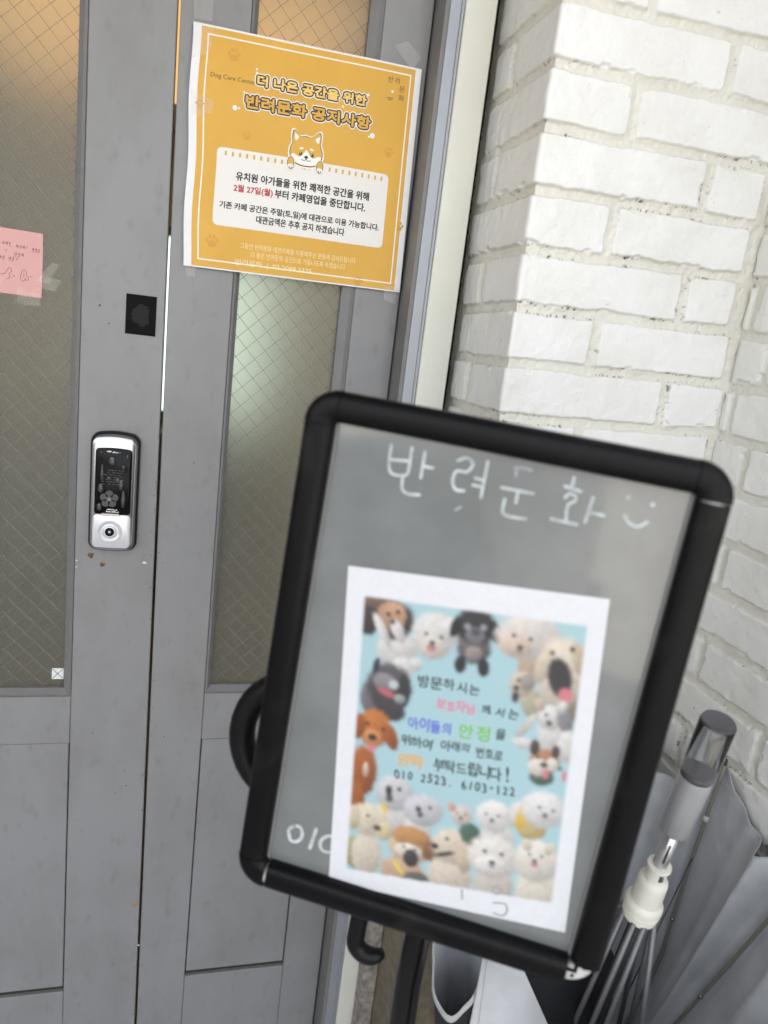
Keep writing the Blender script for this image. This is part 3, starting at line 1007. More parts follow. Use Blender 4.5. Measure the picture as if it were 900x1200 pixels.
# ------------------------------------------------------------------ flat printed sheets
class Sheet:
    """flat artwork in millimetres (x right, y down) mapped onto a sheet standing in the place"""

    def __init__(s, fn):
        s.fn = fn                       # (x, y, height above sheet in mm) -> world point

    def poly(s, mb, pts, lay, mi=0):
        vs = [s.fn(x, y, lay) for x, y in pts]
        mb.add(vs, [tuple(range(len(pts)))], mi)

    def ell(s, mb, cx, cy, rx, ry, lay, mi=0, n=28, rot=0.0):
        c_, s__ = math.cos(rot), math.sin(rot)
        s.poly(mb, [(cx + rx * math.cos(2 * PI * k / n) * c_ - ry * math.sin(2 * PI * k / n) * s__,
                     cy + rx * math.cos(2 * PI * k / n) * s__ + ry * math.sin(2 * PI * k / n) * c_) for k in range(n)][::-1], lay, mi)

    def grid(s, mb, x0, x1, y0, y1, lay, mi=0, st=8.0):
        nx = max(1, int((x1 - x0) / st)); ny = max(1, int((y1 - y0) / st))
        vs = [s.fn(x0 + (x1 - x0) * i / nx, y0 + (y1 - y0) * j / ny, lay) for j in range(ny + 1) for i in range(nx + 1)]
        fs = [(j * (nx + 1) + i, (j + 1) * (nx + 1) + i, (j + 1) * (nx + 1) + i + 1, j * (nx + 1) + i + 1) for j in range(ny) for i in range(nx)]
        mb.add(vs, fs, mi, True)

    def rr(s, mb, x0, x1, y0, y1, r, lay, mi=0):
        """rounded rectangle laid as strips so that it follows the sheet"""
        ny = 14
        ys = sorted(set([y0, y1] + [y0 + r * (1 - math.cos(PI / 2 * k / 5)) for k in range(6)] + [y1 - r * (1 - math.cos(PI / 2 * k / 5)) for k in range(6)]
                        + [y0 + (y1 - y0) * k / ny for k in range(ny + 1)]))
        nx = 26
        vs, fs = [], []
        for y in ys:
            d = 0.0
            if y < y0 + r: d = r - math.sqrt(max(0, r * r - (y0 + r - y) ** 2))
            if y > y1 - r: d = r - math.sqrt(max(0, r * r - (y - y1 + r) ** 2))
            for i in range(nx + 1):
                vs.append(s.fn(x0 + d + (x1 - x0 - 2 * d) * i / nx, y, lay))
        for j in range(len(ys) - 1):
            for i in range(nx):
                a = j * (nx + 1) + i
                fs.append((a, a + nx + 1, a + nx + 2, a + 1))
        mb.add(vs, fs, mi, True)

    def text(s, mb, st, x0, x1, y0, y1, lay, mi=0, bold=0.0, ref=None, slope=0.0):
        vs, fs = text_geo(st, bold)
        rv = vs if ref is None else text_geo(st, ref)[0]
        a0, a1 = min(v[0] for v in rv), max(v[0] for v in rv)
        b0, b1 = min(v[1] for v in rv), max(v[1] for v in rv)
        kx = (x1 - x0) / (a1 - a0); ky = (y1 - y0) / (b1 - b0)
        out = []
        for x, y in vs:
            X = x0 + (x - a0) * kx
            out.append(s.fn(X, y1 - (y - b0) * ky + slope * (X - x0), lay))
        mb.add(out, fs, mi)

    def stroke(s, mb, pts, w, lay, mi=0):
        """a pen stroke as a flat ribbon with round ends"""
        P = [Vector((x, y)) for x, y in pts]
        L, R = [], []
        for i, p in enumerate(P):
            if i == 0: t = P[1] - P[0]
            elif i == len(P) - 1: t = P[-1] - P[-2]
            else: t = (P[i + 1] - p).normalized() + (p - P[i - 1]).normalized()
            if t.length < 1e-9: t = Vector((1, 0))
            t.normalize()
            nn = Vector((-t.y, t.x)) * w / 2
            L.append(p + nn); R.append(p - nn)
        vs = [s.fn(q.x, q.y, lay) for q in L] + [s.fn(q.x, q.y, lay) for q in R]
        n = len(P)
        mb.add(vs, [(i, i + 1, n + i + 1, n + i) for i in range(n - 1)], mi)
        for q in (P[0], P[-1]):
            s.ell(mb, q.x, q.y, w / 2, w / 2, lay + 0.004, mi, n=10)


def spline(pts, n=5):
    """Catmull-Rom through hand-drawn points"""
    P = [Vector(p) for p in pts]
    if len(P) < 3:
        return pts
    out = []
    for i in range(len(P) - 1):
        a = P[max(i - 1, 0)]; b = P[i]; c = P[i + 1]; d = P[min(i + 2, len(P) - 1)]
        for k in range(n):
            t = k / n
            q = 0.5 * ((2 * b) + (c - a) * t + (2 * a - 5 * b + 4 * c - d) * t * t + (-a + 3 * b - 3 * c + d) * t ** 3)
            out.append((q.x, q.y))
    out.append(tuple(P[-1]))
    return out


# ---- the orange notice, taped across the right leaf
def notice_fn(x, y, h):
    u, v = x / 315, y / 305
    X = (-0.0184) * (1 - u) * (1 - v) + 0.2955 * u * (1 - v) + 0.3015 * u * v + (-0.0145) * (1 - u) * v
    Z = 1.7950 * (1 - u) * (1 - v) + 1.8005 * u * (1 - v) + 1.4960 * u * v + 1.4912 * (1 - u) * v
    lift = 0.0035 + 0.004 * math.sin(PI * u) * (0.4 + 0.6 * math.sin(PI * v)) + 0.0012 * math.sin(9 * v + 3 * u) * (1 - u) ** 2 + 0.0009 * math.sin(8 * u + 5 * v + 1.2)
    X += 0.0012 * math.sin(v * 13 + 1) * (1 - u) ** 3
    return (X, -0.002 - lift - h * 0.0018, Z)


S = Sheet(notice_fn)
nt_ = thing('notice', 'orange square paper notice in Korean with a cartoon dog, taped to the door', 'notice', (0.14, -0.003, 1.64))
mb = MB(); S.grid(mb, 0, 315, 0, 305, 0.0, st=7)
mb2 = MB()
mb2.v, mb2.f, mb2.m, mb2.sm = mb.v, mb.f, mb.m, mb.sm
mb2.build('paper_sheet', M['paper'], nt_)
pb = MB()
S.grid(pb, 10.5, 306, 2.6, 303, 0.12, 0, st=7)
# white frame line
for (x0, x1, y0, y1) in ((18.5, 300.5, 10.2, 12.0), (18.5, 300.5, 292.6, 294.4), (18.5, 20.3, 12.0, 292.6), (298.7, 300.5, 12.0, 292.6)):
    S.grid(pb, x0, x1, y0, y1, 0.24, 1, st=7)
S.rr(pb, 38, 281.5, 144.5, 246, 7, 0.24, 2)
for k in range(9):
    S.grid(pb, 48.5 + k * 9.6, 51.3 + k * 9.6, 148.6, 154.2, 0.36, 0, st=9)
for k in range(9):
    S.grid(pb, 192.5 + k * 9.6, 195.3 + k * 9.6, 148.6, 154.2, 0.36, 0, st=9)
for (cx, cy, k) in ((54, 31, 1.0), (77.4, 126, 0.75), (277.8, 116, 0.85), (38.2, 269, 1.05), (304, 213, 0.8), (14.5, 97, 0.7), (249.8, 297, 0.8)):
    S.ell(pb, cx, cy + 2.5 * k, 5.6 * k, 4.6 * k, 0.24, 3)
    for (dx, dy) in ((-6.6, -2.0), (-2.5, -6.5), (2.7, -6.5), (6.8, -2.0)):
        S.ell(pb, cx + dx * k, cy + dy * k, 1.9 * k, 2.7 * k, 0.24, 3, n=14)
for (cx, cy, r) in ((60, 93.5, 3.2), (65.5, 93, 1.3), (85.2, 41.5, 1.3), (85.8, 46, 1.6), (240.5, 46.5, 1.8), (251.5, 97.5, 3.6), (246.5, 99.5, 1.4), (206, 67.5, 1.4), (71, 72, 1.2), (84, 50.5, 0.9)):
    S.ell(pb, cx, cy, r, r, 0.24, 1, n=16)
# water-stained paler patch at the upper left corner
def halo(st, x0, x1, y0, y1, lay, mi, rad, n):
    """a heavier weight of a line: the same letters set n times round a small circle"""
    for k in range(n):
        a = 2 * PI * k / n
        S.text(pb, st, x0 + rad * math.cos(a), x1 + rad * math.cos(a), y0 + rad * math.sin(a), y1 + rad * math.sin(a), lay + k * 0.006, mi)


for (st_, x0, x1, y0, y1, mi_) in (('더 나은 공간을 위한', 87.5, 238, 48.8, 61.5, 5), ('반려문화 공지사항', 74, 246.5, 75, 90.5, 0)):
    halo(st_, x0, x1, y0, y1, 0.36, 1, 3.9, 14)
    halo(st_, x0, x1, y0, y1, 0.50, 4, 2.5, 12)
    halo(st_, x0, x1, y0, y1, 0.62, mi_, 0.75, 8)
S.text(pb, 'Dog Care Center', 25.8, 85, 55.5, 62.5, 0.24, 6)
S.text(pb, '반 려', 267.5, 284, 17.2, 25, 0.24, 6)
S.text(pb, '문', 284.5, 292.5, 27, 34.5, 0.24, 6)
S.text(pb, '화', 284.5, 293, 38, 46, 0.24, 6)
S.grid(pb, 267.5, 277, 44.2, 45.0, 0.24, 6); S.grid(pb, 269.5, 275, 46.4, 47.2, 0.24, 6)
S.ell(pb, 275, 36, 1.7, 1.7, 0.24, 1, n=14)
halo('유치원 아가들을 위한 쾌적한 공간을 위해', 65.5, 254.5, 173, 184, 0.36, 4, .40, 6)
S.text(pb, '2월 27일(월)', 63.3, 117, 189, 200.5, 0.36, 7, bold=0.028)
halo('부터 카페영업을 중단합니다.', 120, 250.5, 188.5, 199.5, 0.36, 4, .40, 6)
halo('기존 카페 공간은 주말(토,일)에 대관으로 이용 가능합니다.', 46.3, 273.5, 213.5, 224, 0.36, 4, .30, 6)
halo('대관금액은 추후 공지 하겠습니다', 97, 223, 226.5, 236.5, 0.36, 4, .30, 6)
S.text(pb, '그동안 반려문화 애견카페를 이용해주신 분들께 감사드립니다', 76.8, 243.4, 264.5, 272.5, 0.24, 8)
S.text(pb, '더 좋은 반려문화 공간으로 거듭나도록 하겠습니다', 92.1, 228.6, 275.3, 283.3, 0.24, 8)
S.text(pb, '반려문화  |  02.2088.3375', 71, 180, 287, 297, 0.36, 8, bold=0.006)


# cartoon dog peeping over the white panel
def headpts(k):
    out = []
    for (x, y) in [(140.2, 110), (142.5, 108.6), (146, 110.5), (151, 115.3), (158, 114.3), (165, 115.2), (171, 110.2), (175.5, 107.8), (178, 109.5), (178.5, 117),
                   (178.0, 124), (181.0, 131), (181.3, 138.5), (178, 146), (171, 150.8), (160, 152.3), (149, 151.2), (141, 147), (137.2, 139.5), (137.4, 131.5), (140, 124.5), (139.4, 117)]:
        out.append((159.5 + (x - 159.5) * k, 131 + (y - 131) * k))
    return spline(out + [out[0]], 4)[:-1][::-1]


for (lay, k, mi) in ((0.48, 1.13, 1), (0.60, 1.045, 4), (0.72, 1.0, 0)):
    S.poly(pb, headpts(k), lay, mi)
S.poly(pb, spline([(138.2, 139), (143, 138.5), (150, 141.5), (155.5, 136.5), (159.5, 131.5), (163.5, 136.5), (169, 141.2), (176, 138), (180.4, 138.5), (177.5, 145.5), (171, 150.2), (160, 151.6), (149.5, 150.6), (141.5, 146.4), (138.2, 139)], 4)[:-1][::-1], 0.80, 1)
for sg in (-1, 1):
    S.poly(pb, spline([(159.5 + sg * 17.5, 111.5), (159.5 + sg * 11.5, 116.5), (159.5 + sg * 16.2, 121), (159.5 + sg * 17.5, 111.5)], 4)[:-1][::-sg], 0.80, 1)
    S.ell(pb, 159.5 + sg * 7.2, 130.2, 2.9, 1.2, 0.80, 1, n=14, rot=sg * 0.25)
    S.ell(pb, 159.5 + sg * 8.2, 137.3, 2.2, 2.5, 0.92, 4, n=16)
    S.ell(pb, 159.5 + sg * 8.2 - .6, 136.5, 0.7, 0.7, 1.0, 1, n=10)
    for (lay, rx, ry, mi) in ((0.84, 6.0, 9.3, 1), (0.96, 5.0, 8.3, 4), (1.04, 4.2, 7.5, 0), (1.1, 4.0, 2.6, 1)):
        S.ell(pb, 159 + sg * 20.5, 151 + (3.9 if lay == 1.1 else 0), rx, ry, lay, mi, n=22, rot=sg * 0.06)
    for q in (-1.4, 1.4):
        S.stroke(pb, [(159 + sg * 20.5 + q, 155), (159 + sg * 20.5 + q, 158)], 0.5, 1.15, 4)
    S.stroke(pb, spline([(159.5, 143.5), (159.5 + sg * 2.8, 145.6), (159.5 + sg * 6.3, 144.4)], 4), 0.8, 0.92, 4)
S.ell(pb, 159.5, 141.0, 2.6, 2.0, 0.92, 4, n=16)
S.stroke(pb, [(159.5, 142.2), (159.5, 143.8)], 0.7, 0.94, 4)
for x in (154.5, 158.5, 164):
    S.grid(pb, x, x + 1.6, 155.3, 157.0, 0.48, 0)
pb.build('printed_design', [M['orange'], M['white_ink'], M['offwhite'], M['orange_dk'], M['black_ink'], pmat('gold_print', (0.80, 0.53, 0.14), rough=0.42), M['brown_ink'], M['red_ink'], M['cream_ink']], nt_)


def tape_piece(parent, pts, y, seed):
    rr = random.Random(seed)
    n = 6
    vs, fs = [], []
    a, b, c, d = [Vector((p[0], 0, p[1])) for p in pts]
    for j in range(n + 1):
        for i in range(n + 1):
            u, v = i / n, j / n
            p = a * (1 - u) * (1 - v) + b * u * (1 - v) + c * u * v + d * (1 - u) * v
            vs.append((p.x, y - rr.random() * 0.0012 * (1 if 0 < i < n and 0 < j < n else 0.3), p.z))
    fs = [(j * (n + 1) + i, j * (n + 1) + i + 1, (j + 1) * (n + 1) + i + 1, (j + 1) * (n + 1) + i) for j in range(n) for i in range(n)]
    return MB().add(vs, fs, 0, True).build('tape', M['tape'], parent)


tape_piece(nt_, [(-0.019, 1.823), (0.006, 1.826), (0.006, 1.801), (-0.0165, 1.80)], -0.0030, 1)
tape_piece(nt_, [(-0.017, 1.796), (0.012, 1.796), (0.004, 1.762), (-0.018, 1.752)], -0.0075, 2)
tape_piece(nt_, [(-0.012, 1.497), (0.004, 1.499), (0.003, 1.478), (-0.008, 1.477)], -0.0050, 3)
tape_piece(nt_, [(0.252, 1.823), (0.272, 1.832), (0.293, 1.815), (0.282, 1.796)], -0.0040, 4)
tape_piece(nt_, [(0.276, 1.503), (0.298, 1.503), (0.296, 1.478), (0.278, 1.482)], -0.0070, 5)
tape_piece(nt_, [(-0.016, 1.712), (0.014, 1.706), (0.012, 1.690), (-0.016, 1.68)], -0.0080, 6)


# ---- pink note on the left glass
def pink_fn(x, y, h):
    return (-0.1965 + (x - 100) * 0.001 - y * 0.00001, 0.0105 - h * 0.001 - 0.0012 * math.sin(x * 0.05) * math.sin(y * .04), 1.5070 - y * 0.001 - (x - 100) * 0.00002)


S2 = Sheet(pink_fn)
pn = thing('sticky_note', 'pink paper note with pen writing and doodles taped on the left glass', 'note', (-0.24, 0.011, 1.46))
mb = MB(); S2.grid(mb, 0, 100, 0, 84, 0, st=6); mb.build('paper_sheet', M['pink'], pn)
pb = MB()
rr = random.Random(3)


def scribble(x0, x1, y, h, n):
    """small pen syllables"""
    w = (x1 - x0) / n
    for i in range(n):
        if rr.random() < .12: continue
        x = x0 + i * w
        a = w * .62
        k = rr.randrange(4)
        if k == 0: S2.stroke(pb, [(x, y), (x + a * .5, y - h * .1), (x + a * .45, y + h * .5)], .55, .1)
        elif k == 1: S2.stroke(pb, spline([(x, y + h * .1), (x + a * .3, y - h * .15), (x + a * .5, y + h * .2), (x + a * .2, y + h * .45), (x, y + h * .1)], 3), .55, .1)
        elif k == 2: S2.stroke(pb, [(x + a * .05, y), (x, y + h * .45), (x + a * .55, y + h * .4)], .55, .1)
        else: S2.stroke(pb, [(x + a * .3, y - h * .1), (x, y + h * .5)], .55, .1); S2.stroke(pb, [(x + a * .3, y + h * .05), (x + a * .6, y + h * .5)], .55, .1)
        if rr.random() < .75: S2.stroke(pb, [(x + a * .8, y - h * .25), (x + a * .78, y + h * .75)], .55, .1); S2.stroke(pb, [(x + a * .8, y + h * .2), (x + a * 1.08, y + h * .2)], .55, .11)
        if rr.random() < .5: S2.stroke(pb, [(x + a * .1, y + h * .8), (x + a * .15, y + h * 1.05), (x + a * .8, y + h)], .55, .1)


for (x0, x1, y, n) in ((8, 42, 17, 7), (50, 63, 18, 3), (67, 83, 20, 4), (87, 97, 21, 3), (10, 42, 27, 6), (49, 59, 28, 2), (65, 78, 30, 3), (8, 40, 35, 6), (47, 66, 36.5, 5)):
    scribble(x0, x1, y, 4.2, n)
S2.stroke(pb, [(69, 35.5), (68, 39)], .6, .1)
S2.stroke(pb, spline([(38, 52), (44, 54), (47, 60), (54, 58), (57, 53), (60, 50), (62, 54), (59, 58), (60, 63), (56, 65)], 4), .6, .1)
S2.stroke(pb, spline([(40, 66), (41, 60), (47, 60)], 4), .6, .1)
S2.stroke(pb, [(63, 58), (66, 60), (63, 62)], .55, .1)
S2.stroke(pb, spline([(74, 55), (76, 50.5), (80, 51.5), (80, 56), (83, 60), (81, 64), (79, 61), (77, 65), (73, 62), (74, 55)], 4), .6, .1)
S2.stroke(pb, [(76, 54), (77.5, 56), (76.5, 60)], .5, .1); S2.stroke(pb, [(84, 58), (88, 57)], .5, .1)
pb.build('pen_writing', M['pen'], pn)
tape_piece(pn, [(-0.205, 1.445), (-0.184, 1.472), (-0.176, 1.470), (-0.188, 1.443)], 0.0085, 11)
tape_piece(pn, [(-0.200, 1.452), (-0.172, 1.450), (-0.180, 1.434), (-0.197, 1.436)], 0.0080, 12)
tape_piece(pn, [(-0.228, 1.434), (-0.218, 1.433), (-0.216, 1.409), (-0.227, 1.415)], 0.0085, 13)
tape_piece(pn, [(-0.219, 1.430), (-0.200, 1.428), (-0.198, 1.412), (-0.216, 1.412)], 0.0088, 14)

# ------------------------------------------------------------------ the sign stand
SO = Vector((0.2291, -0.6053, 1.1444))
SU = Vector((0.8875, -0.458, -0.0505)).normalized()
SV = Vector((0.0544, -0.0048, 0.9985)); SV = (SV - SU * SV.dot(SU)).normalized()
SN = SU.cross(SV)                         # out of the board, towards the viewer
if SN.y > 0: SN = -SN


def sl(a, b, c=0.0):
    """sign-board millimetres (right, up, out) -> place"""
    return SO + SU * (a * .001) + SV * (b * .001) + SN * (c * .001)


sg = thing('sign_stand', 'black framed sign board on a pole with umbrella hooks, before the door', 'sign stand', (SO.x, SO.y + .05, 0))


def rail_prof(w=25.5, t=20, n=20):
    """rounded rail section: (across, out)"""
    out = []
    for k in range(n):
        a = 2 * PI * k / n
        x, y = math.cos(a), math.sin(a)
        e = 0.72
        out.append((w / 2 * math.copysign(abs(x) ** e, x), t / 2 * math.copysign(abs(y) ** e, y)))
    return out


HX, HY, CR = 151.5, 215.5, 15.0
PROF = rail_prof()


def rail(p0, p1, side):
    """p0,p1 in board mm; side = unit vector pointing outward in board plane"""
    rings = []
    for p in (p0, p1):
        rings.append([sl(p[0] + side[0] * u, p[1] + side[1] * u, w) for (u, w) in PROF])
    return rings


def corner(cx, cy, a0):
    rings = []
    for k in range(9):
        a = math.radians(a0 + 90 * k / 8)
        c_, s__ = math.cos(a), math.sin(a)
        rings.append([sl(cx + (CR + u) * c_, cy + (CR + u) * s__, w * 1.03) for (u, w) in [(p[0] * 1.03, p[1]) for p in PROF]])
    return rings


ext = 0.6
for (p0, p1, sd) in (((-HX + CR + ext, HY), (HX - CR - ext, HY), (0, 1)), ((-HX + CR + 2.2, -HY), (HX - CR + 0.5, -HY), (0, -1)),
                     ((-HX, -HY + CR + ext), (-HX, HY - CR - ext), (-1, 0)), ((HX, -HY + CR - 3), (HX, HY - CR - 1.5), (1, 0))):
    fix_normals(MB().loft(rail(p0, p1, sd)).build('frame_rail', M['blackplastic'], sg), 50)
for (sx, sy, a0) in ((1, 1, 0), (-1, 1, 90), (-1, -1, 180)):
    fix_normals(MB().loft(corner(sx * (HX - CR), sy * (HY - CR), a0)).build('corner_cap', M['blackplastic'], sg), 50)
# inner connector seen at the seams, and bare at the broken corner
cn = MB()
for (x0, y0, x1, y1) in ((-HX + CR - 2, -HY, -HX + CR + 6, -HY), (HX, HY - CR + 2, HX, HY - CR - 5)):
    cn = MB()
    cn.tube([sl(x0, y0, 0.4), sl(x1, y1, 0.4)], 0.0090, n=16)
    cn.build('corner_connector', M['whiteplastic'], sg)
cn = MB()
PR2 = [(u * .64, w * .64) for (u, w) in PROF]
rings = []
for k in range(7):
    a = math.radians(270 + 90 * k / 6)
    rings.append([sl(HX - CR + (CR + u) * math.cos(a), -HY + CR + (CR + u) * math.sin(a), w) for (u, w) in PR2])
cn.loft(rings)
cn.loft([[sl(HX - CR - 7, -HY + u, w) for (u, w) in [(-p[0], p[1]) for p in PR2]], [sl(HX - CR, -HY + u, w) for (u, w) in [(-p[0], p[1]) for p in PR2]]])
for (x, y, r) in ((HX - 9, -HY + 0, 1.6), (HX - 1, -HY + 10, 1.5), (HX - 19, -HY + 1, 1.2)):
    c_ = sl(x, y, 6.35)
    cn.lathe(c_, SN, [(0, r * .001), (.0006, r * .001)], n=12, mi=1)
# black web across the broken corner
cn.hexa([sl(HX - 18, -HY + 3, 6.6), sl(HX - 9, -HY + 3, 6.6), sl(HX - 9, -HY + 6, 6.6), sl(HX - 18, -HY + 6, 6.6),
         sl(HX - 18, -HY + 3, 3), sl(HX - 9, -HY + 3, 3), sl(HX - 9, -HY + 6, 3), sl(HX - 18, -HY + 6, 3)], 1)
cn.hexa([sl(HX - 9, -HY + 3, 6.6), sl(HX - 6, -HY + 3, 6.6), sl(HX - 6, -HY + 14, 6.6), sl(HX - 9, -HY + 14, 6.6),
         sl(HX - 9, -HY + 3, 3), sl(HX - 6, -HY + 3, 3), sl(HX - 6, -HY + 14, 3), sl(HX - 9, -HY + 14, 3)], 1)
fix_normals(cn.build('corner_connector', [M['whiteplastic'], M['blackplastic']], sg, label='broken corner with bare white connector'), 40)


def board_mat():
    m = pmat('grey_board', (0.19, 0.195, 0.195), rough=0.08, spec=0.5, bump=0.02, bscale=8, coat=1.0)
    nt = m.node_tree
    b = nt.nodes['Principled BSDF']
    tc = nt.nodes.new('ShaderNodeTexCoord')
    n = nt.nodes.new('ShaderNodeTexNoise'); n.inputs['Scale'].default_value = 5; n.inputs['Detail'].default_value = 8; n.inputs['Roughness'].default_value = 0.6
    r = nt.nodes.new('ShaderNodeValToRGB')
    r.color_ramp.elements[0].position = 0.32; r.color_ramp.elements[0].color = (0.108, 0.115, 0.113, 1)
    r.color_ramp.elements[1].position = 0.68; r.color_ramp.elements[1].color = (0.185, 0.193, 0.191, 1)
    nt.links.new(tc.outputs['Object'], n.inputs['Vector']); nt.links.new(n.outputs[0], r.inputs[0]); nt.links.new(r.outputs[0], b.inputs['Base Color'])
    return m


pn_ = MB().hexa([sl(-146, -210, -4), sl(146, -210, -4), sl(146, 210, -4), sl(-146, 210, -4), sl(-146, -210, -8), sl(146, -210, -8), sl(146, 210, -8), sl(-146, 210, -8)])
board = fix_normals(pn_.build('board', board_mat(), sg))
lip = MB()
for sx in (-1, 1):
    a, b_ = sx * 138.6, sx * 136.6
    lip = MB()
    lip.hexa([sl(min(a, b_), -204, -1.5), sl(max(a, b_), -204, -1.5), sl(max(a, b_), 204, -1.5), sl(min(a, b_), 204, -1.5),
              sl(min(a, b_), -204, -3.9), sl(max(a, b_), -204, -3.9), sl(max(a, b_), 204, -3.9), sl(min(a, b_), 204, -3.9)])
    fix_normals(lip.build('frame_lip', M['jamb'], sg))



def board_fn(x, y, h):
    return tuple(sl(x, -y, -4 + 0.25 + h))


S3 = Sheet(board_fn)
ck = MB()
STROKES = [
    [(-92.0, 193), (-91.3, 178), (-89, 172), (-83.9, 170.2), (-76, 172), (-74.6, 178), (-75.2, 194.1)], [(-90.6, 181.6), (-74.7, 183.5)], [(-64.4, 193.2), (-63.9, 172.3)],
    [(-63.5, 181.7), (-56.0, 181.9)], [(-78.3, 169.2), (-77.6, 162), (-75.5, 158.6), (-70.6, 157.4), (-62.6, 158.4)],
    [(-37.6, 191.6), (-31.0, 195.0), (-25.5, 191.4), (-28.8, 184.4), (-37.0, 183.2), (-38.6, 174.9), (-35.0, 168.9), (-28.4, 169.0)], [(-14.6, 195.4), (-14.2, 166.7)],
    [(-21.5, 180.8), (-14.9, 180.4)], [(-22.2, 175.1), (-15.1, 175.0)],
    [(-0.0, 177.7), (24.3, 178.1)], [(12.9, 177.8), (13.0, 168.5)], [(4.3, 169.3), (4.2, 162), (5.5, 158), (10.9, 156.6), (23.1, 157.4)],
    [(51.8, 196.5), (51.7, 189.2)], [(46.8, 188.6), (58.9, 187.1)], [(48.7, 180.2), (51, 183.6), (55.5, 183), (56.4, 179.3), (51.8, 174.3), (53.1, 162.8)], [(42.0, 161.6), (61.5, 161.5)],
    [(68.7, 184.5), (67.3, 164.6)], [(68.9, 172.8), (79.6, 172.6)],
    [(94.3, 175.9), (97, 172.5), (100.5, 170.3), (106.0, 169.9), (111.0, 174.4)],
    [(-118.7, -164.0), (-122.4, -168), (-122.8, -172.0), (-120.2, -179.0), (-115.5, -179.4), (-111.5, -176), (-110.2, -171.0), (-112.0, -165), (-115, -163.2), (-118.7, -164.0)], [(-98.3, -160.7), (-101.1, -181.3)],
    [(-80.7, -162.3), (-87, -164), (-91.5, -169.3), (-92.2, -175.1), (-88.7, -179.8), (-82.3, -179.5), (-78, -176)]]
ck2 = MB()
for s__ in STROKES:
    S3.stroke(ck if s__[0][1] > 0 else ck2, [(x, -y) for x, y in spline(s__, 5)], 2.6 if s__[0][1] > 0 else 3.3, 0, 0)
for s__ in ([(6.7, 194.9), (12, 196), (19.2, 195.6)], [(8.2, 193.9), (8.8, 188.8)]):
    S3.stroke(ck, [(x, -y) for x, y in spline(s__, 5)], 2.4, 0, 1)
for (x, y) in ((93.6, 190.2), (111.8, 188.2)):
    S3.ell(ck, x, -y, 1.9, 1.9, 0, 0, n=12)
S3.stroke(ck, [(-32, -152.5), (-28, -156)], 2.0, 0, 1)
ck.build('chalk_writing', [M['chalk'], M['chalkfaint']], board, label='large white chalk marker heading')
ck2.build('chalk_writing', M['chalk'], board, label='chalk marker digits at the lower left')

# pole, clamp and hooks behind the board
MB().tube([sl(10, 150, -26), sl(10, -300, -26), Vector((SO.x + .012, SO.y + .035, 0.40)), Vector((SO.x + .012, SO.y + .035, 0.03))], 0.0122, n=20).build('pole', M['poleblack'], sg)
MB().tube([sl(17.5, -205, -13.8), sl(19, -300, -13.8), (SO.x + .018, SO.y + .024, 0.40), (SO.x + .018, SO.y + .024, .05)], 0.0032, n=8).build('pole_bead', M['poleblack'], sg)
MB().lathe((SO.x + .012, SO.y + .035, 0.004), (0, 0, 1), [(0, .17), (.012, .17), (.02, .165), (.03, .03), (.045, .02)], n=48).build('base_plate', M['poleblack'], sg)
MB().hexa([sl(-6, -150, -9), sl(26, -150, -9), sl(26, 120, -9), sl(-6, 120, -9), sl(-6, -150, -40), sl(26, -150, -40), sl(26, 120, -40), sl(-6, 120, -40)]).build('mount_plate', M['hookplastic'], sg)


def arc(cx, cy, rx, ry, a0, a1, c, n=18):
    return [sl(cx + rx * math.cos(math.radians(a0 + (a1 - a0) * k / n)), cy + ry * math.sin(math.radians(a0 + (a1 - a0) * k / n)), c + (0)) for k in range(n + 1)]


MB().tube([sl(-60, -40, -36)] + arc(-148, -102, 44, 54, 75, 290, -36) + [sl(-60, -160, -36)], 0.0125, n=16).build('umbrella_hook', M['hookplastic'], sg)
hk = [sl(-45, -190, -34), sl(-48, -255, -33)] + arc(-33, -284, 15, 14, 170, 300, -33, 10)
MB().tube(hk + [sl(-20, -291, -33)], [0.0088] * 10 + [0.0086, 0.0082, .0075, 0.005][:len(hk) + 1 - 10], n=16).build('umbrella_hook', M['hookplastic'], sg)
MB().tube([sl(-46, -205, -40), sl(-44, -240, -44)], [.007, .005], n=12).build('umbrella_hook', M['hookplastic'], sg)
MB().hexa([sl(-12, -222, -44), sl(2, -222, -44), sl(2, -262, -44), sl(-7, -266, -44), sl(-12, -222, -60), sl(2, -222, -60), sl(2, -262, -60), sl(-7, -266, -60)]).build('pole_clamp', M['hookplastic'], sg)
MB().tube([sl(-34, -226, -33), sl(0, -214, -36)], 0.0085, n=12).build('hook_arm', M['hookplastic'], sg)

# ------------------------------------------------------------------ dog poster on the board (painted in code into the sheet's own colours)
PW, PH = 210.0, 297.0
RES = 1.3                                            # samples per millimetre
NX, NY = int(PW * RES), int(PH * RES)
gx_, gy_ = np.meshgrid((np.arange(NX + 1)) / NX * PW, (np.arange(NY + 1)) / NY * PH)
IMG = np.zeros((NY + 1, NX + 1, 3))


def plin(c):
    return np.array(lin(*c)) * 0.84


IMG[:] = plin((226, 226, 230))
paper_n = (vnoise(gx_ * .5, gy_ * .5, 5) - .5) * .05
IMG += paper_n[..., None]
inpr = (gx_ > 15.6) & (gx_ < 195.6) & (gy_ > 24.5) & (gy_ < 280.5 - (gx_ - 15.6) * 0.05)
skyc = plin((166, 198, 204))
IMG[inpr] = skyc


def put(mask, col):
    m = (np.clip(mask, 0, 1) * inpr)[..., None]
    IMG[:] = IMG * (1 - m) + col * m


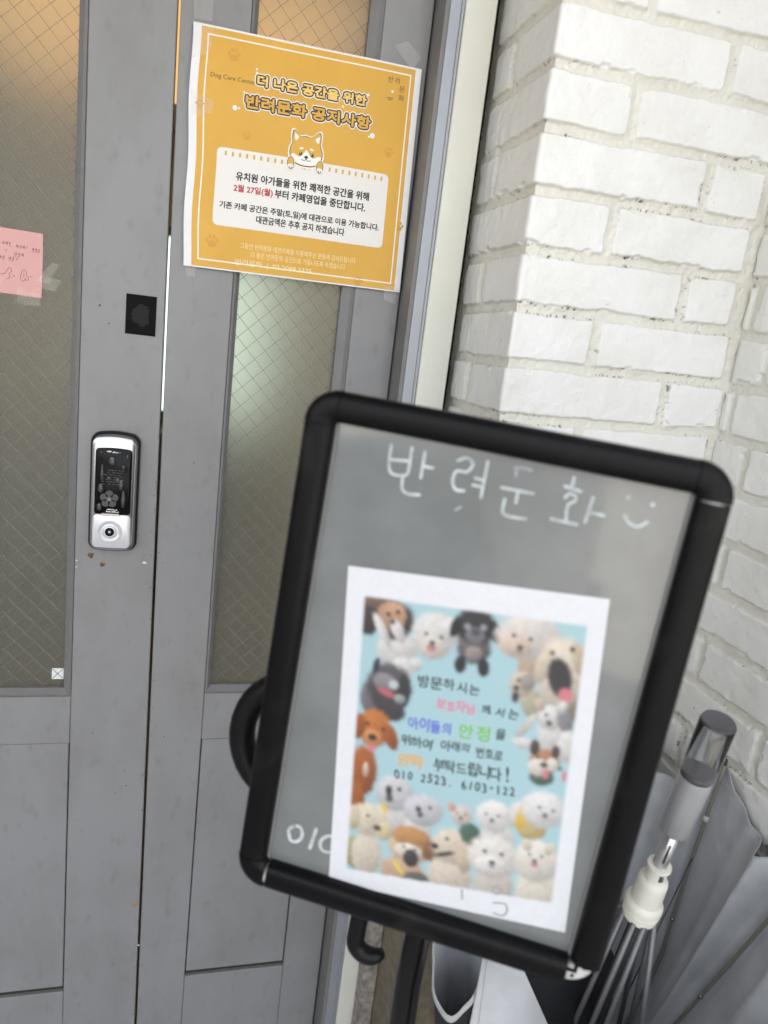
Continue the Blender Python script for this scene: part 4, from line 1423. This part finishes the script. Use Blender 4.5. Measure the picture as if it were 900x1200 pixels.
def fur(cx, cy, rx, ry, col, rot=0.0, soft=0.16, rough=0.075, fr=0.42, shade=0.6, seed=0, dark=None, lightdir=(-.4, -.8)):
    """a furry patch: ragged ellipse with tonal variation"""
    c_, s__ = math.cos(rot), math.sin(rot)
    dx, dy = gx_ - cx, gy_ - cy
    u = (dx * c_ + dy * s__) / rx
    v = (-dx * s__ + dy * c_) / ry
    rad = np.sqrt(u * u + v * v)
    nz = (vnoise(gx_ * fr, gy_ * fr, seed + 1) - .5) * 2 * rough + (vnoise(gx_ * fr * 2.7, gy_ * fr * 2.7, seed + 2) - .5) * rough
    m = sstep(1 + soft, 1 - soft, rad + nz)
    base = plin(col)
    dk = plin(dark) if dark is not None else base * .50
    t = np.clip(.5 + .5 * (u * lightdir[0] + v * lightdir[1]) * 1.1, 0, 1)
    n2 = vnoise(gx_ * .45, gy_ * .45, seed + 3) * .5 + vnoise(gx_ * 1.1, gy_ * 1.1, seed + 4) * .5
    w = np.clip((1 - t) * shade * 1.7 + (n2 - .5) * .6 + rad ** 4 * .12, 0, 1)[..., None]
    put(m, base * (1 - w) + dk * w)


def dot(cx, cy, r, col, ry=None, soft=.3, rot=0.0):
    ry = ry or r
    c_, s__ = math.cos(rot), math.sin(rot)
    dx, dy = gx_ - cx, gy_ - cy
    u = (dx * c_ + dy * s__) / r; v = (-dx * s__ + dy * c_) / ry
    put(sstep(1 + soft, 1 - soft, np.sqrt(u * u + v * v)), plin(col))


WH, CRM, BLK, PINKT = (230, 226, 222), (232, 218, 196), (40, 38, 40), (205, 120, 130)


def face(cx, cy, s, ang=0.0, eye=(45, 38, 36), nose=(40, 36, 38), tongue=False, ey=-.12, ex=.34, ny=.22, nr=.13):
    c_, s__ = math.cos(ang), math.sin(ang)

    def P(a, b):
        return cx + (a * c_ - b * s__) * s, cy + (a * s__ + b * c_) * s
    for q in (-1, 1):
        x, y = P(q * ex, ey); dot(x, y, s * .085, eye)
    x, y = P(0, ny); dot(x, y, s * nr, nose, s * nr * .8)
    x, y = P(0, ny + .22)
    if tongue:
        dot(x, y + .02 * s, s * .18, (70, 40, 42), s * .14); dot(x, y + .06 * s, s * .12, PINKT, s * .14)
    else:
        dot(x, y - .05 * s, s * .16, (120, 105, 98), s * .04)


# background grass and stray tails
fur(24, 262, 14, 16, (176, 170, 120), seed=1, dark=(120, 120, 70))
# 1 rough collie, top left
fur(30, 34, 17, 14, (120, 95, 82), seed=10, dark=(60, 50, 48)); fur(20, 45, 9, 13, (70, 58, 54), seed=11)
fur(46, 66, 17, 17, WH, seed=12); fur(52, 84, 9, 12, WH, seed=13); fur(63, 77, 6, 6, WH, seed=14)
fur(43, 42, 16, 17, (70, 62, 62), .5, seed=15); fur(40, 38, 12, 13, (205, 165, 135), .5, seed=16, dark=(150, 110, 85)); fur(46, 50, 5, 11, WH, -.5, seed=17); fur(33, 52, 4, 16, WH, -.5, seed=18)
dot(37, 37, 2, BLK); dot(45, 34, 2, BLK); dot(41, 43, 2.4, (60, 60, 70))
# 2 bichon, top
fur(76, 50, 18, 20, WH, seed=20, fr=.45); fur(92, 42, 10, 11, WH, seed=21); fur(76, 60, 10, 10, (228, 216, 205), seed=22); face(76, 52, 19, .12, tongue=True)
# 3 black pug, top middle
fur(110, 55, 14, 14, (118, 110, 112), seed=30, dark=(70, 66, 68)); fur(109, 37, 17, 15, (52, 50, 52), seed=31, rough=.06); fur(93, 40, 4, 9, (34, 32, 34), .2, seed=32, rough=.06); fur(126, 40, 4.5, 10, (34, 32, 34), -.3, seed=33, rough=.06)
fur(110, 45, 8, 7, (130, 126, 132), seed=34, rough=.05); dot(103, 38, 2.6, (150, 148, 155)); dot(116, 37, 2.6, (150, 148, 155)); dot(110, 42, 4, (70, 68, 74), 3)
fur(100, 71, 5, 8, (45, 43, 45), seed=35); fur(119, 71, 5, 8, (45, 43, 45), -.1, seed=36); fur(110, 60, 7, 6, (165, 150, 146), seed=37)
# 4 poodle, top right
fur(156, 60, 10, 20, (205, 180, 160), seed=40); fur(152, 40, 26, 19, (228, 220, 212), seed=41, fr=.45); fur(142, 48, 14, 10, (226, 206, 190), seed=42); face(147, 43, 20, .1, ny=.32)
# 5 laughing labrador, right
fur(185, 92, 13, 22, (150, 140, 120), seed=50); fur(180, 66, 19, 30, (232, 218, 200), .0, seed=51); fur(166, 62, 6, 16, (224, 208, 186), .2, seed=52); fur(193, 52, 6, 14, (205, 190, 165), -.3, seed=53)
fur(180, 70, 9.5, 17, (52, 52, 54), -.25, seed=54, rough=.05, shade=.1); dot(186, 84, 5.5, PINKT, 6, rot=-.3); dot(172, 50, 2, BLK); dot(187, 45, 2.2, BLK)
# 6 small dog
fur(160, 95, 9, 13, (190, 186, 160), -.3, seed=60); fur(151, 80, 10, 11, (215, 200, 180), seed=61); fur(155, 78, 6, 7, (170, 160, 150), seed=62); dot(148, 77, 1.6, BLK); dot(147, 84, 2.4, BLK); dot(147, 92, 3, (66, 48, 50), 5); 
# 7 white spitz with raised ear
fur(158, 116, 3.5, 14, (214, 208, 200), .5, seed=63); fur(180, 118, 12, 20, WH, seed=70); fur(176, 105, 10, 11, WH, seed=71); fur(188, 106, 6, 11, (150, 146, 150), -.3, seed=72); fur(167, 95, 4, 6, (215, 190, 180), -.3, seed=73, rough=.05); fur(184, 95, 4, 6, (225, 222, 220), .3, seed=74, rough=.05)
dot(173, 103, 1.5, BLK); dot(176, 110, 2.4, (60, 58, 60)); fur(158, 131, 10, 5, WH, .1, seed=75); fur(192, 128, 8, 14, WH, seed=76)
# 8 husky-coloured shiba
fur(175, 158, 10, 8, (90, 112, 96), seed=79); fur(176, 144, 12, 11, (190, 140, 105), seed=80, dark=(110, 80, 66)); fur(167, 133, 4, 7, (85, 68, 62), seed=81, rough=.05); fur(184, 134, 3.5, 6, (85, 68, 62), seed=82, rough=.05); fur(171, 150, 8, 8, (236, 226, 214), seed=83); fur(182, 146, 5, 6, (236, 226, 214), seed=84)
dot(176, 147, 3.2, (50, 44, 46), 2.4); dot(178, 155, 2.4, PINKT, 4.2); dot(170, 141, 1.4, BLK); dot(189, 148, 1.6, BLK); dot(193, 154, 1.8, PINKT, 5)
# 9 grey schnauzer mix, left
fur(30, 112, 12, 18, (120, 116, 122), seed=90); fur(42, 100, 19, 20, (96, 92, 96), .3, seed=91, dark=(48, 46, 50)); fur(55, 102, 6, 15, (56, 53, 56), seed=92); fur(38, 97, 10, 8, (150, 145, 150), .3, seed=93); fur(45, 121, 13, 10, (70, 66, 68), .2, seed=94)
fur(30, 83, 3, 7, (62, 60, 64), .2, seed=95, rough=.05); dot(46, 98, 4, (190, 196, 196)); dot(40, 106, 8, (176, 96, 104), 3.2, rot=.35); fur(52, 110, 5, 4, (172, 176, 172), seed=96)
# 10 golden puppy, left
fur(25, 182, 12, 24, (176, 102, 46), seed=100, dark=(120, 62, 24)); fur(20, 212, 8, 20, (172, 98, 44), seed=101, dark=(120, 62, 24)); fur(32, 140, 15, 17, (200, 124, 62), seed=102, dark=(150, 84, 36)); fur(18, 141, 6, 12, (168, 92, 40), .1, seed=103, rough=.06); fur(47, 146, 6, 12, (168, 92, 40), -.35, seed=104, rough=.06)
fur(31, 150, 8, 9, (220, 152, 92), seed=105); dot(26, 137, 1.8, (60, 30, 18)); dot(40, 140, 1.8, (60, 30, 18)); dot(31, 149, 4, (40, 30, 30), 3.2); dot(31, 159, 4, PINKT, 3); fur(27, 180, 2.4, 7, (225, 200, 180), seed=106)
# 11, 12 white maltese pair
fur(52, 222, 15, 16, WH, seed=110); fur(76, 226, 12, 14, WH, seed=111); fur(54, 198, 17, 17, (214, 212, 214), seed=112, fr=.45); fur(80, 209, 17, 15, (212, 211, 214), seed=113, fr=.45)
dot(49, 196, 3, BLK, 5); dot(58, 193, 2, BLK); dot(50, 203, 3.2, (84, 76, 80), 4); dot(76, 208, 2.6, BLK); dot(86, 205, 1.6, BLK); dot(78, 213, 2.4, (90, 70, 74), 3); dot(46, 214, 2.2, (225, 190, 70), 6, rot=-.4)
# 13 cream doodle, lower left
fur(33, 262, 14, 22, (226, 214, 196), seed=120); fur(33, 228, 17, 16, (232, 220, 196), seed=121, fr=.45); fur(19, 228, 6, 12, (222, 206, 176), seed=122); fur(47, 236, 8, 9, (226, 208, 170), seed=123); dot(41, 234, 3.6, (80, 66, 60), 3); dot(32, 224, 1.6, BLK)
# 14 pomeranian
fur(66, 271, 20, 14, (210, 178, 150), seed=130); fur(72, 246, 19, 16, (226, 196, 158), seed=131); fur(72, 236, 17, 10, (206, 152, 98), seed=132); fur(90, 246, 8, 10, (150, 100, 70), seed=133); fur(70, 250, 12, 7, (240, 230, 216), seed=134); fur(73, 257, 7, 9, (72, 62, 62), seed=135, rough=.06); face(71, 249, 15, .1, ny=.1); fur(80, 276, 12, 7, (104, 104, 92), seed=136)
dot(62, 268, 1.5, (228, 200, 60), 9, rot=-.7)
# 15 pale labrador in profile
fur(108, 266, 19, 20, (226, 212, 196), seed=140); fur(107, 238, 17, 17, (228, 214, 194), seed=141); fur(118, 246, 7, 15, (214, 196, 172), -.2, seed=142); dot(93, 240, 3.4, BLK, 2.8); dot(102, 246, 9, (60, 50, 52), 2.2, rot=-.35); dot(103, 231, 1.7, BLK)
# 16 little dog in green coat
fur(122, 222, 9, 11, (84, 112, 96), -.5, seed=150); fur(113, 206, 9, 9, (226, 212, 200), seed=151); fur(104, 200, 3.6, 4.5, (220, 180, 166), -.7, seed=152, rough=.05); face(113, 206, 11, 0); fur(129, 232, 3, 7, (210, 196, 186), -.3, seed=153)
# 17 white puppy
fur(145, 222, 14, 18, WH, seed=160); fur(141, 202, 15, 15, (238, 234, 230), seed=161, rough=.1); fur(156, 198, 5, 6, (214, 196, 180), seed=162); face(139, 202, 15, 0)
# 18 bichon in yellow coat
fur(160, 196, 8, 12, WH, seed=170); fur(172, 205, 12, 12, (206, 190, 140), seed=171, dark=(160, 140, 90)); fur(164, 196, 5, 14, (232, 198, 96), .2, seed=172, dark=(196, 156, 66)); fur(180, 187, 18, 17, (238, 235, 232), seed=173, fr=.45); face(182, 188, 17, .08)
# 19 big bichon, bottom
fur(146, 268, 17, 18, (214, 202, 192), seed=180); fur(143, 240, 22, 20, (236, 230, 222), seed=181, fr=.45); fur(142, 248, 14, 9, (240, 236, 230), seed=182); face(143, 238, 21, 0, ny=.34)
# 20 samoyed, bottom right
fur(182, 264, 17, 24, (232, 224, 208), seed=190); fur(179, 236, 18, 20, (236, 230, 218), seed=191); fur(170, 222, 4, 6, (228, 216, 200), -.3, seed=192, rough=.05); fur(189, 222, 4, 6, (228, 216, 200), .3, seed=193, rough=.05); face(178, 232, 15, 0, tongue=True)
# ink bleed of a cheap print
for _ in range(2):
    pad = np.pad(IMG, ((1, 1), (1, 1), (0, 0)), mode='edge')
    IMG = sum(pad[i:i + IMG.shape[0], j:j + IMG.shape[1]] for i in range(3) for j in range(3)) / 9
IMG = np.clip(IMG * 0.93 + 0.012 * np.array([1, 1.02, 1.04]), 0.01, 0.9)

PC = (10.1, -49.1)
PR = 0.106


def poster_pt(x, y, h):
    """poster millimetres from its top left corner -> board"""
    a, b_ = x - PW / 2, PH / 2 - y
    c_, s__ = math.cos(PR), math.sin(PR)
    return tuple(sl(PC[0] + c_ * a - s__ * b_, PC[1] + s__ * a + c_ * b_, -3.4 + h + 0.9 * abs(math.sin(x * .0150) * math.sin(y * .0106))))


dp = thing('dog_poster', 'white paper poster of many dogs on pale blue, on the sign board', 'poster', tuple(sl(*PC)))
me = bpy.data.meshes.new('paper_sheet')
co = np.array([poster_pt(x, y, 0) for x, y in zip(gx_.ravel(), gy_.ravel())]) - np.array(dp.location)
idx = np.arange((NX + 1) * (NY + 1)).reshape(NY + 1, NX + 1)
q = np.stack([idx[:-1, :-1], idx[1:, :-1], idx[1:, 1:], idx[:-1, 1:]], -1).reshape(-1, 4)
me.vertices.add(len(co)); me.vertices.foreach_set('co', co.ravel())
me.loops.add(q.size); me.loops.foreach_set('vertex_index', q.ravel().astype(np.int32))
me.polygons.add(len(q)); me.polygons.foreach_set('loop_start', np.arange(0, q.size, 4, dtype=np.int32)); me.polygons.foreach_set('loop_total', np.full(len(q), 4, dtype=np.int32))
me.update(calc_edges=True)
at = me.attributes.new('print', 'FLOAT_COLOR', 'POINT')
at.data.foreach_set('color', np.concatenate([IMG, np.ones(IMG.shape[:2] + (1,))], -1).astype(np.float32).ravel())
pm = pmat('inkjet_print', (0.8, 0.8, 0.8), rough=0.5, bump=0.04, bscale=60)
an = pm.node_tree.nodes.new('ShaderNodeAttribute'); an.attribute_name = 'print'
pm.node_tree.links.new(an.outputs['Color'], pm.node_tree.nodes['Principled BSDF'].inputs['Base Color'])
me.materials.append(pm)
o = bpy.data.objects.new('paper_sheet', me); COL.objects.link(o); o.parent = dp
S4 = Sheet(poster_pt)
tx = MB()
HW = [('방문하시는', 66, 119, 84, 97, 0, 0.0), ('보호자님', 83.4, 116, 102, 114.5, 1, 0.0), ('께서는', 119, 153, 100.5, 111.5, 0, 0.03), ('아이들의', 60.7, 98.5, 122, 136, 2, 0.0),
      ('안정', 103, 131.5, 121, 137, 3, -0.03), ('을', 134, 143.5, 120, 133, 0, 0.0), ('위하여', 55.5, 83.5, 140, 152, 0, 0.0), ('아래의', 90.3, 115, 138.5, 149.5, 0, 0.0), ('번호로', 119.5, 142.5, 139, 151, 0, 0.0),
      ('연락', 53.6, 77.5, 157.5, 172, 4, 0.0), ('부탁드립니다!', 85.5, 152.5, 156, 170, 0, -0.02), ('010 2523. 6103-122', 52, 156, 174.5, 182, 0, -0.03)]
hr = random.Random(21)
for (t, x0, x1, y0, y1, mi, slp) in HW:
    n_ = len(t)
    cw = (x1 - x0) / n_
    for q_, ch in enumerate(t):
        if ch == ' ':
            continue
        gv, gf = text_geo(ch, 0.016 if mi else 0.012)
        full = ord(ch) > 1000
        k_ = (y1 - y0) * (0.88 if full else 1.05)
        mx_, my_ = (min(v[0] for v in gv) + max(v[0] for v in gv)) / 2, (min(v[1] for v in gv) + max(v[1] for v in gv)) / 2
        an_ = hr.uniform(-.10, .10); sc_ = hr.uniform(.88, 1.08); dy_ = hr.uniform(-.7, .7)
        cx_ = x0 + (q_ + .5) * cw; cy_ = (y0 + y1) / 2 + slp * (cx_ - x0) + dy_ + (0 if full or ch in '!' else .6)
        if ch in '.-':
            cy_ += (y1 - y0) * (.35 if ch == '.' else 0)
        gs = k_ * sc_ * (1.02 if full else 1.45)
        sk = hr.uniform(-.12, .12)
        pts_ = []
        for vx, vy in gv:
            a_ = (vx - mx_) * gs * min(1.0, cw / (k_ * .90)) + (vy - my_) * gs * sk; b_ = -(vy - my_) * gs
            pts_.append(poster_pt(cx_ + a_ * math.cos(an_) - b_ * math.sin(an_), cy_ + a_ * math.sin(an_) + b_ * math.cos(an_), 0.25))
        tx.add(pts_, gf, mi)
tx.build('handwriting', [M['black_ink'], pmat('pink_marker', plin((226, 120, 150)), rough=.6), pmat('blue_marker', plin((92, 96, 206)), rough=.6),
                         pmat('green_marker', plin((120, 190, 70)), rough=.6), pmat('orange_marker', plin((232, 168, 66)), rough=.6)], dp)
fm = MB()
for s__ in ([(146, 268), (151, 266), (154, 270), (150, 274), (146, 272), (146, 268)], [(148, 283), (158, 282), (160, 289), (156, 294), (149, 293)], [(120, 277), (121, 286)]):
    fm = MB()
    S4.stroke(fm, spline(s__, 4), 1.6, 0.2, 0)
    fm.build('faint_mark', M['chalkfaint'], dp)

# ------------------------------------------------------------------ the umbrella, handle up in the corner
UT = Vector((0.520, -0.578, 1.098))
UB = Vector((0.5405, -0.5035, 0.7775))
UD = (UB - UT).normalized()                       # down the shaft
UF = UT + UD * 0.93
um = thing('umbrella', 'half open umbrella standing handle up, silver lined, by the side wall', 'umbrella', (UF.x, UF.y, UF.z - 0.05))
hl = 0.150
MB().lathe(UT, UD, [(0, .0165), (.0006, .0174), (hl - .003, .0168), (hl, .0150)], n=40).build('handle', M['clear'], um)
hd = um.children[0]
MB().lathe(UT, UD, [(.0705, .0158), (.0735, .0164), (hl - .0035, .0161), (hl - .001, .0145)], n=40).build('handle_core', M['greyplastic'], hd)
MB().lathe(UT, UD, [(.0630, .0150), (.0632, .0164), (.0700, .0164), (.0703, .0150)], n=40).build('handle_ring', M['darkcap'], hd)
MB().lathe(UT, UD, [(-.0022, .0160), (-.0026, .0164), (-.0003, .0166)], n=40).build('handle_cap', M['darkcap'], hd)
r0_ = 0.204
MB().lathe(UT, UD, [(hl, .0082), (r0_ + .05, .0081)], n=20).build('shaft', M['shaft'], um)
MB().lathe(UT, UD, [(r0_ + .05, .0078), (0.92, .0078)], n=20).build('shaft', M['shaftlow'], um, label='lower shaft with shade in its dark colour')
MB().tube([UT + UD * (hl + .018) + Vector((-.0045, -.0080, 0)), UT + UD * (hl + .045) + Vector((-.0045, -.0080, 0))], .0011, n=6).build('catch_spring', M['ribmetal'], um)
ru = MB()
ru.lathe(UT + UD * r0_, UD, [(0, .0105), (.0008, .0128), (.003, .0134), (.0052, .0128), (.006, .0112), (.022, .0118), (.024, .0150), (.026, .0162), (.030, .0165), (.058, .0172), (.061, .0200),
                            (.064, .0212), (.070, .0212), (.072, .0195), (.074, .0195), (.0745, .0208), (.078, .0208), (.0785, .019), (.081, .019), (.0815, .0202), (.085, .0198), (.088, .0150)], n=40)
run = fix_normals(ru.build('runner', M['cream_plastic'], um), 28)
sd = Vector((0, 0, 1)).cross(UD).normalized()
sl_ = MB()
fr_ = (UT + UD * (r0_ + .012)) + Vector((-.2, -.97, 0)) * 0.0118
sl_.box(fr_.x - .0022, fr_.x + .0022, fr_.y - .0009, fr_.y + .003, fr_.z - .005, fr_.z + .005)
sl_.build('runner_slot', M['darkcap'], run)
MB().lathe(UF - UD * 0.01, UD, [(0, .014), (.03, .011), (.055, .006)], n=20).build('ferrule', M['ribmetal'], um)

E1 = Vector((1, 0, 0)); E1 = (E1 - UD * E1.dot(UD)).normalized()
E2 = UD.cross(E1)
if E2.y < 0: E2 = -E2
TIPS = [Vector(p) for p in ((0.7285, -0.392, 0.927), (0.724, -0.560, 0.905), (0.62, -0.70, 0.84), (0.48, -0.68, 0.72), (0.42, -0.57, 0.62), (0.405, -0.44, 0.66), (0.46, -0.275, 0.88), (0.61, -0.262, 0.92))]


def cyl(p):
    w = p - UF
    h = -w.dot(UD)
    return math.atan2(w.dot(E2), w.dot(E1)), math.hypot(w.dot(E1), w.dot(E2)), h


TC = [cyl(t) for t in TIPS]
order = sorted(range(8), key=lambda i: TC[i][0])
TC = [TC[i] for i in order]


EXTRA = {0: Vector((0.015, -0.022, 0)), 1: Vector((-0.030, 0.012, 0.012))}


def bow(i, s):
    return EXTRA.get(order[i % 8], Vector((0, 0, 0))) * math.sin(PI * s)


def ribp(i, s):
    th, r, h = TC[i]
    rr_ = r * (s + 0.27 * math.sin(PI * s)) + 0.010 * (1 - s)
    return UF - UD * (h * s) + E1 * (rr_ * math.cos(th)) + E2 * (rr_ * math.sin(th)) + bow(i, s)


NS, NT = 40, 22
vs, fs = [], []
vc = []
for i in range(8):
    th0, ra, ha = TC[i]
    th1, rb, hb = TC[(i + 1) % 8]
    if th1 < th0: th1 += 2 * PI
    for k in range(NT):
        t = k / NT
        for j in range(NS + 1):
            s = j / NS
            w = math.sin(PI * t)
            th = th0 + (th1 - th0) * t
            r = ra + (rb - ra) * t
            h = ha + (hb - ha) * t
            rr_ = r * (s + 0.27 * math.sin(PI * s)) + 0.010 * (1 - s)
            sag = 1 - 0.17 * w - 0.10 * s * math.sin(2 * PI * t * 2 + i) * w - 0.07 * s * math.sin(2 * PI * t * 3.0 + 2.1 * i + s * 2) * w
            rr_ = rr_ * sag + 0.0035
            hh = h * s * (1 - 0.055 * w * s)
            p = UF - UD * hh + E1 * (rr_ * math.cos(th)) + E2 * (rr_ * math.sin(th))
            p = p + bow(i, s) * (1 - t) + bow(i + 1, s) * t
            p.x = min(p.x, 0.7285); p.y = min(p.y, -0.237)
            vs.append(p)
NK = 8 * NT
for k in range(NK):
    for j in range(NS):
        a = k * (NS + 1) + j; b_ = ((k + 1) % NK) * (NS + 1) + j
        fs.append((a, b_, b_ + 1, a + 1))
cm = MB().add(vs, fs, 0, True)
can = cm.build('canopy', M['cloth'], um)
# make the silver side face the shaft
f0_ = can.data.polygons[NS // 2 + 3 * NS]
ctr = Vector(f0_.center) + ORIG[um.name]
axp = UF + UD * ((ctr - UF).dot(UD))
if f0_.normal.dot(axp - ctr) < 0:
    can.data.flip_normals()
hm = MB()
hm.tube([Vector(vs[k * (NS + 1) + NS]) for k in range(NK)] + [Vector(vs[NS])], 0.0011, n=5, cap=False)
hm.build('hem', M['hem'], can)
stt = MB()
for k in range(NK):
    for sub in (0, 1, 2):
        a = Vector(vs[k * (NS + 1) + NS - 1]); b_ = Vector(vs[((k + 1) % NK) * (NS + 1) + NS - 1])
        axp = UF + UD * ((a - UF).dot(UD))
        inn = (axp - a).normalized() * 0.0008
        stt.tube([a.lerp(b_, sub / 3 + .05) + inn, a.lerp(b_, sub / 3 + .24) + inn], 0.00035, n=4)
stt.build('stitching', M['thread'], can)
for i in range(8):
    pts = [ribp(i, s) for s in np.linspace(0.02, 1.0, 24)]
    axd = [(UF + UD * ((p - UF).dot(UD)) - p).normalized() for p in pts]
    pts = [p + a * 0.0045 for p, a in zip(pts, axd)]
    for p in pts:
        p.x = min(p.x, 0.7235)
    rb_ = MB().tube(pts, 0.0026, n=8).build('rib', M['rib'], um)
    MB().tube([pts[-1] + (pts[-1] - pts[-2]).normalized() * q for q in (-.004, .010, .013, .0135)], [.0024, .0018, .0026, .001], n=8).build('rib_tip', M['chrome'], rb_)
    q = pts[int(24 * .87)]
    MB().lathe(q - (pts[21] - pts[20]).normalized() * .004, (pts[21] - pts[20]), [(0, .003), (.001, .0052), (.006, .0044), (.008, .003)], n=10).build('rib_clip', M['whiteplastic'], rb_)
    q = pts[int(24 * .60)]
    MB().lathe(q, (pts[15] - pts[14]), [(0, .0032), (.0006, .0036), (.003, .0036), (.0036, .003)], n=10).build('rib_collar', M['chrome'], rb_)
    jn = ribp(i, 0.10 if order[i] in (3, 4, 5) else 0.30)
    rt = UT + UD * (r0_ + .082)
    th = TC[i][0]
    a0 = rt + E1 * (.0185 * math.cos(th)) + E2 * (.0185 * math.sin(th))
    MB().tube([a0, a0.lerp(jn, .5), jn], .0034, n=8).build('stretcher', M['stretch'], um)
    tn = ribp(i, 0.78) + axd[18] * 0.006
    sj = a0.lerp(jn, .62)
    tn.x = min(tn.x, 0.7235)
    if order[i] != 1:
        MB().tube([sj, sj.lerp(tn, .5) + axd[12] * 0.002, tn], .0010, n=5).build('tension_wire', M['ribmetal'], um)

# loose folds of the canopy hanging out on the door side
fo = MB()
ctr = Vector((0.3475, -0.455, 0.722))
n = 40
vs, fs = [], []
ax1 = Vector((0.92, -0.38, 0)); ax2 = Vector((0.38, 0.92, 0.18))
dn = Vector((0.16, 0.10, -0.98))
for j in range(16):
    s = j / 15
    k = 1 - 0.55 * s
    for i in range(n):
        a = 2 * PI * i / n
        wob = 1 + .06 * math.sin(3 * a + 1) + .03 * math.sin(7 * a)
        lift = .018 * math.sin(a)
        vs.append(ctr + ax1 * (.030 * k * wob * math.cos(a)) + ax2 * (.052 * k * wob * math.sin(a)) + dn * (s * .34) + Vector((0, 0, lift * (1 - s))))
for j in range(15):
    for i in range(n):
        fs.append((j * n + i, j * n + (i + 1) % n, (j + 1) * n + (i + 1) % n, (j + 1) * n + i))
fold = fo.add(vs, fs, 0, True).build('canopy_fold', M['cloth'], um)
pf = fold.data.polygons[20]
if pf.normal.dot(Vector(pf.center) + ORIG[um.name] - ctr - dn * .01) > 0:
    fold.data.flip_normals()
hm = MB()
rim = [Vector(vs[i]) for i in range(n)]
ring_o = [p + (p - ctr).normalized() * .0012 + Vector((0, 0, .001)) for p in rim]
ring_i = [p - (p - ctr).normalized() * .0012 + Vector((0, 0, .001)) for p in rim]
ring_b = [p + (p - ctr).normalized() * .0016 + dn * .0055 for p in rim]
hm.add(ring_i + ring_o + ring_b, [(i, (i + 1) % n, n + (i + 1) % n, n + i) for i in range(n)] + [(n + i, n + (i + 1) % n, 2 * n + (i + 1) % n, 2 * n + i) for i in range(n)], 0, True)
hm.build('hem', M['hem'], fold)
fl = MB()
A_, B_, C_, D_ = [Vector(p) for p in ((0.3596, -0.4933, 0.7680), (0.3987, -0.5055, 0.7631), (0.463, -0.504, 0.645), (0.3585, -0.4925, 0.6497))]
vs, fs = [], []
for j in range(11):
    for i in range(11):
        u, v = i / 10, j / 10
        p = A_ * (1 - u) * (1 - v) + B_ * u * (1 - v) + C_ * u * v + D_ * (1 - u) * v
        p += Vector((-.35, -.9, .3)) * (.006 * math.sin(PI * u) + .0022 * math.sin(7 * u + 4 * v))
        vs.append(p)
fs = [(j * 11 + i, (j + 1) * 11 + i, (j + 1) * 11 + i + 1, j * 11 + i + 1) for j in range(10) for i in range(10)]
flap = fl.add(vs, fs, 0, True).build('canopy_flap', M['cloth'], um)
if flap.data.polygons[50].normal.y > 0:
    flap.data.flip_normals()
stt = MB()
for j in range(10):
    for sub in (0, 1, 2, 3):
        a = Vector(vs[j * 11 + 1]).lerp(Vector(vs[(j + 1) * 11 + 1]), sub / 4 + .05) + Vector((-.4, -.9, .3)) * .0008
        b_ = Vector(vs[j * 11 + 1]).lerp(Vector(vs[(j + 1) * 11 + 1]), sub / 4 + .18) + Vector((-.4, -.9, .3)) * .0008
        stt.tube([a, b_], .00045, n=4)
stt.build('stitching', M['thread'], flap)
stt = MB()
stt.tube([Vector(vs[j * 11]) for j in range(11)], .0009, n=6)
stt.build('hem', M['hem'], flap)

# black sheet added behind the stretchers to darken the depth of the canopy
vs = []
P_ = [Vector(p) for p in ((0.440, -0.430, 0.700), (0.585, -0.440, 0.700), (0.565, -0.480, 0.560), (0.430, -0.490, 0.560))]
for j in range(11):
    for i in range(17):
        u, v = i / 16, j / 10
        p = P_[0] * (1 - u) * (1 - v) + P_[1] * u * (1 - v) + P_[2] * u * v + P_[3] * (1 - u) * v
        p += Vector((0.1, 0.5, 0)) * (.02 * math.sin(PI * u) + .006 * math.sin(9 * u + 2 * v))
        p.z += .05 * (1 - v) * math.sin(PI * u) ** .7 - .03 * (1 - v)
        vs.append(p)
fs = [(j * 17 + i, (j + 1) * 17 + i, (j + 1) * 17 + i + 1, j * 17 + i + 1) for j in range(10) for i in range(16)]
M['darksheet'] = pmat('black_sheet', (0.012, 0.012, 0.014), rough=0.7)
MB().add(vs, fs, 0, True).build('dark_sheet', M['darksheet'], um)

for o in COL.objects:
    if o.type == 'MESH' and not o.data.materials:
        o.data.materials.append(M['dark'])
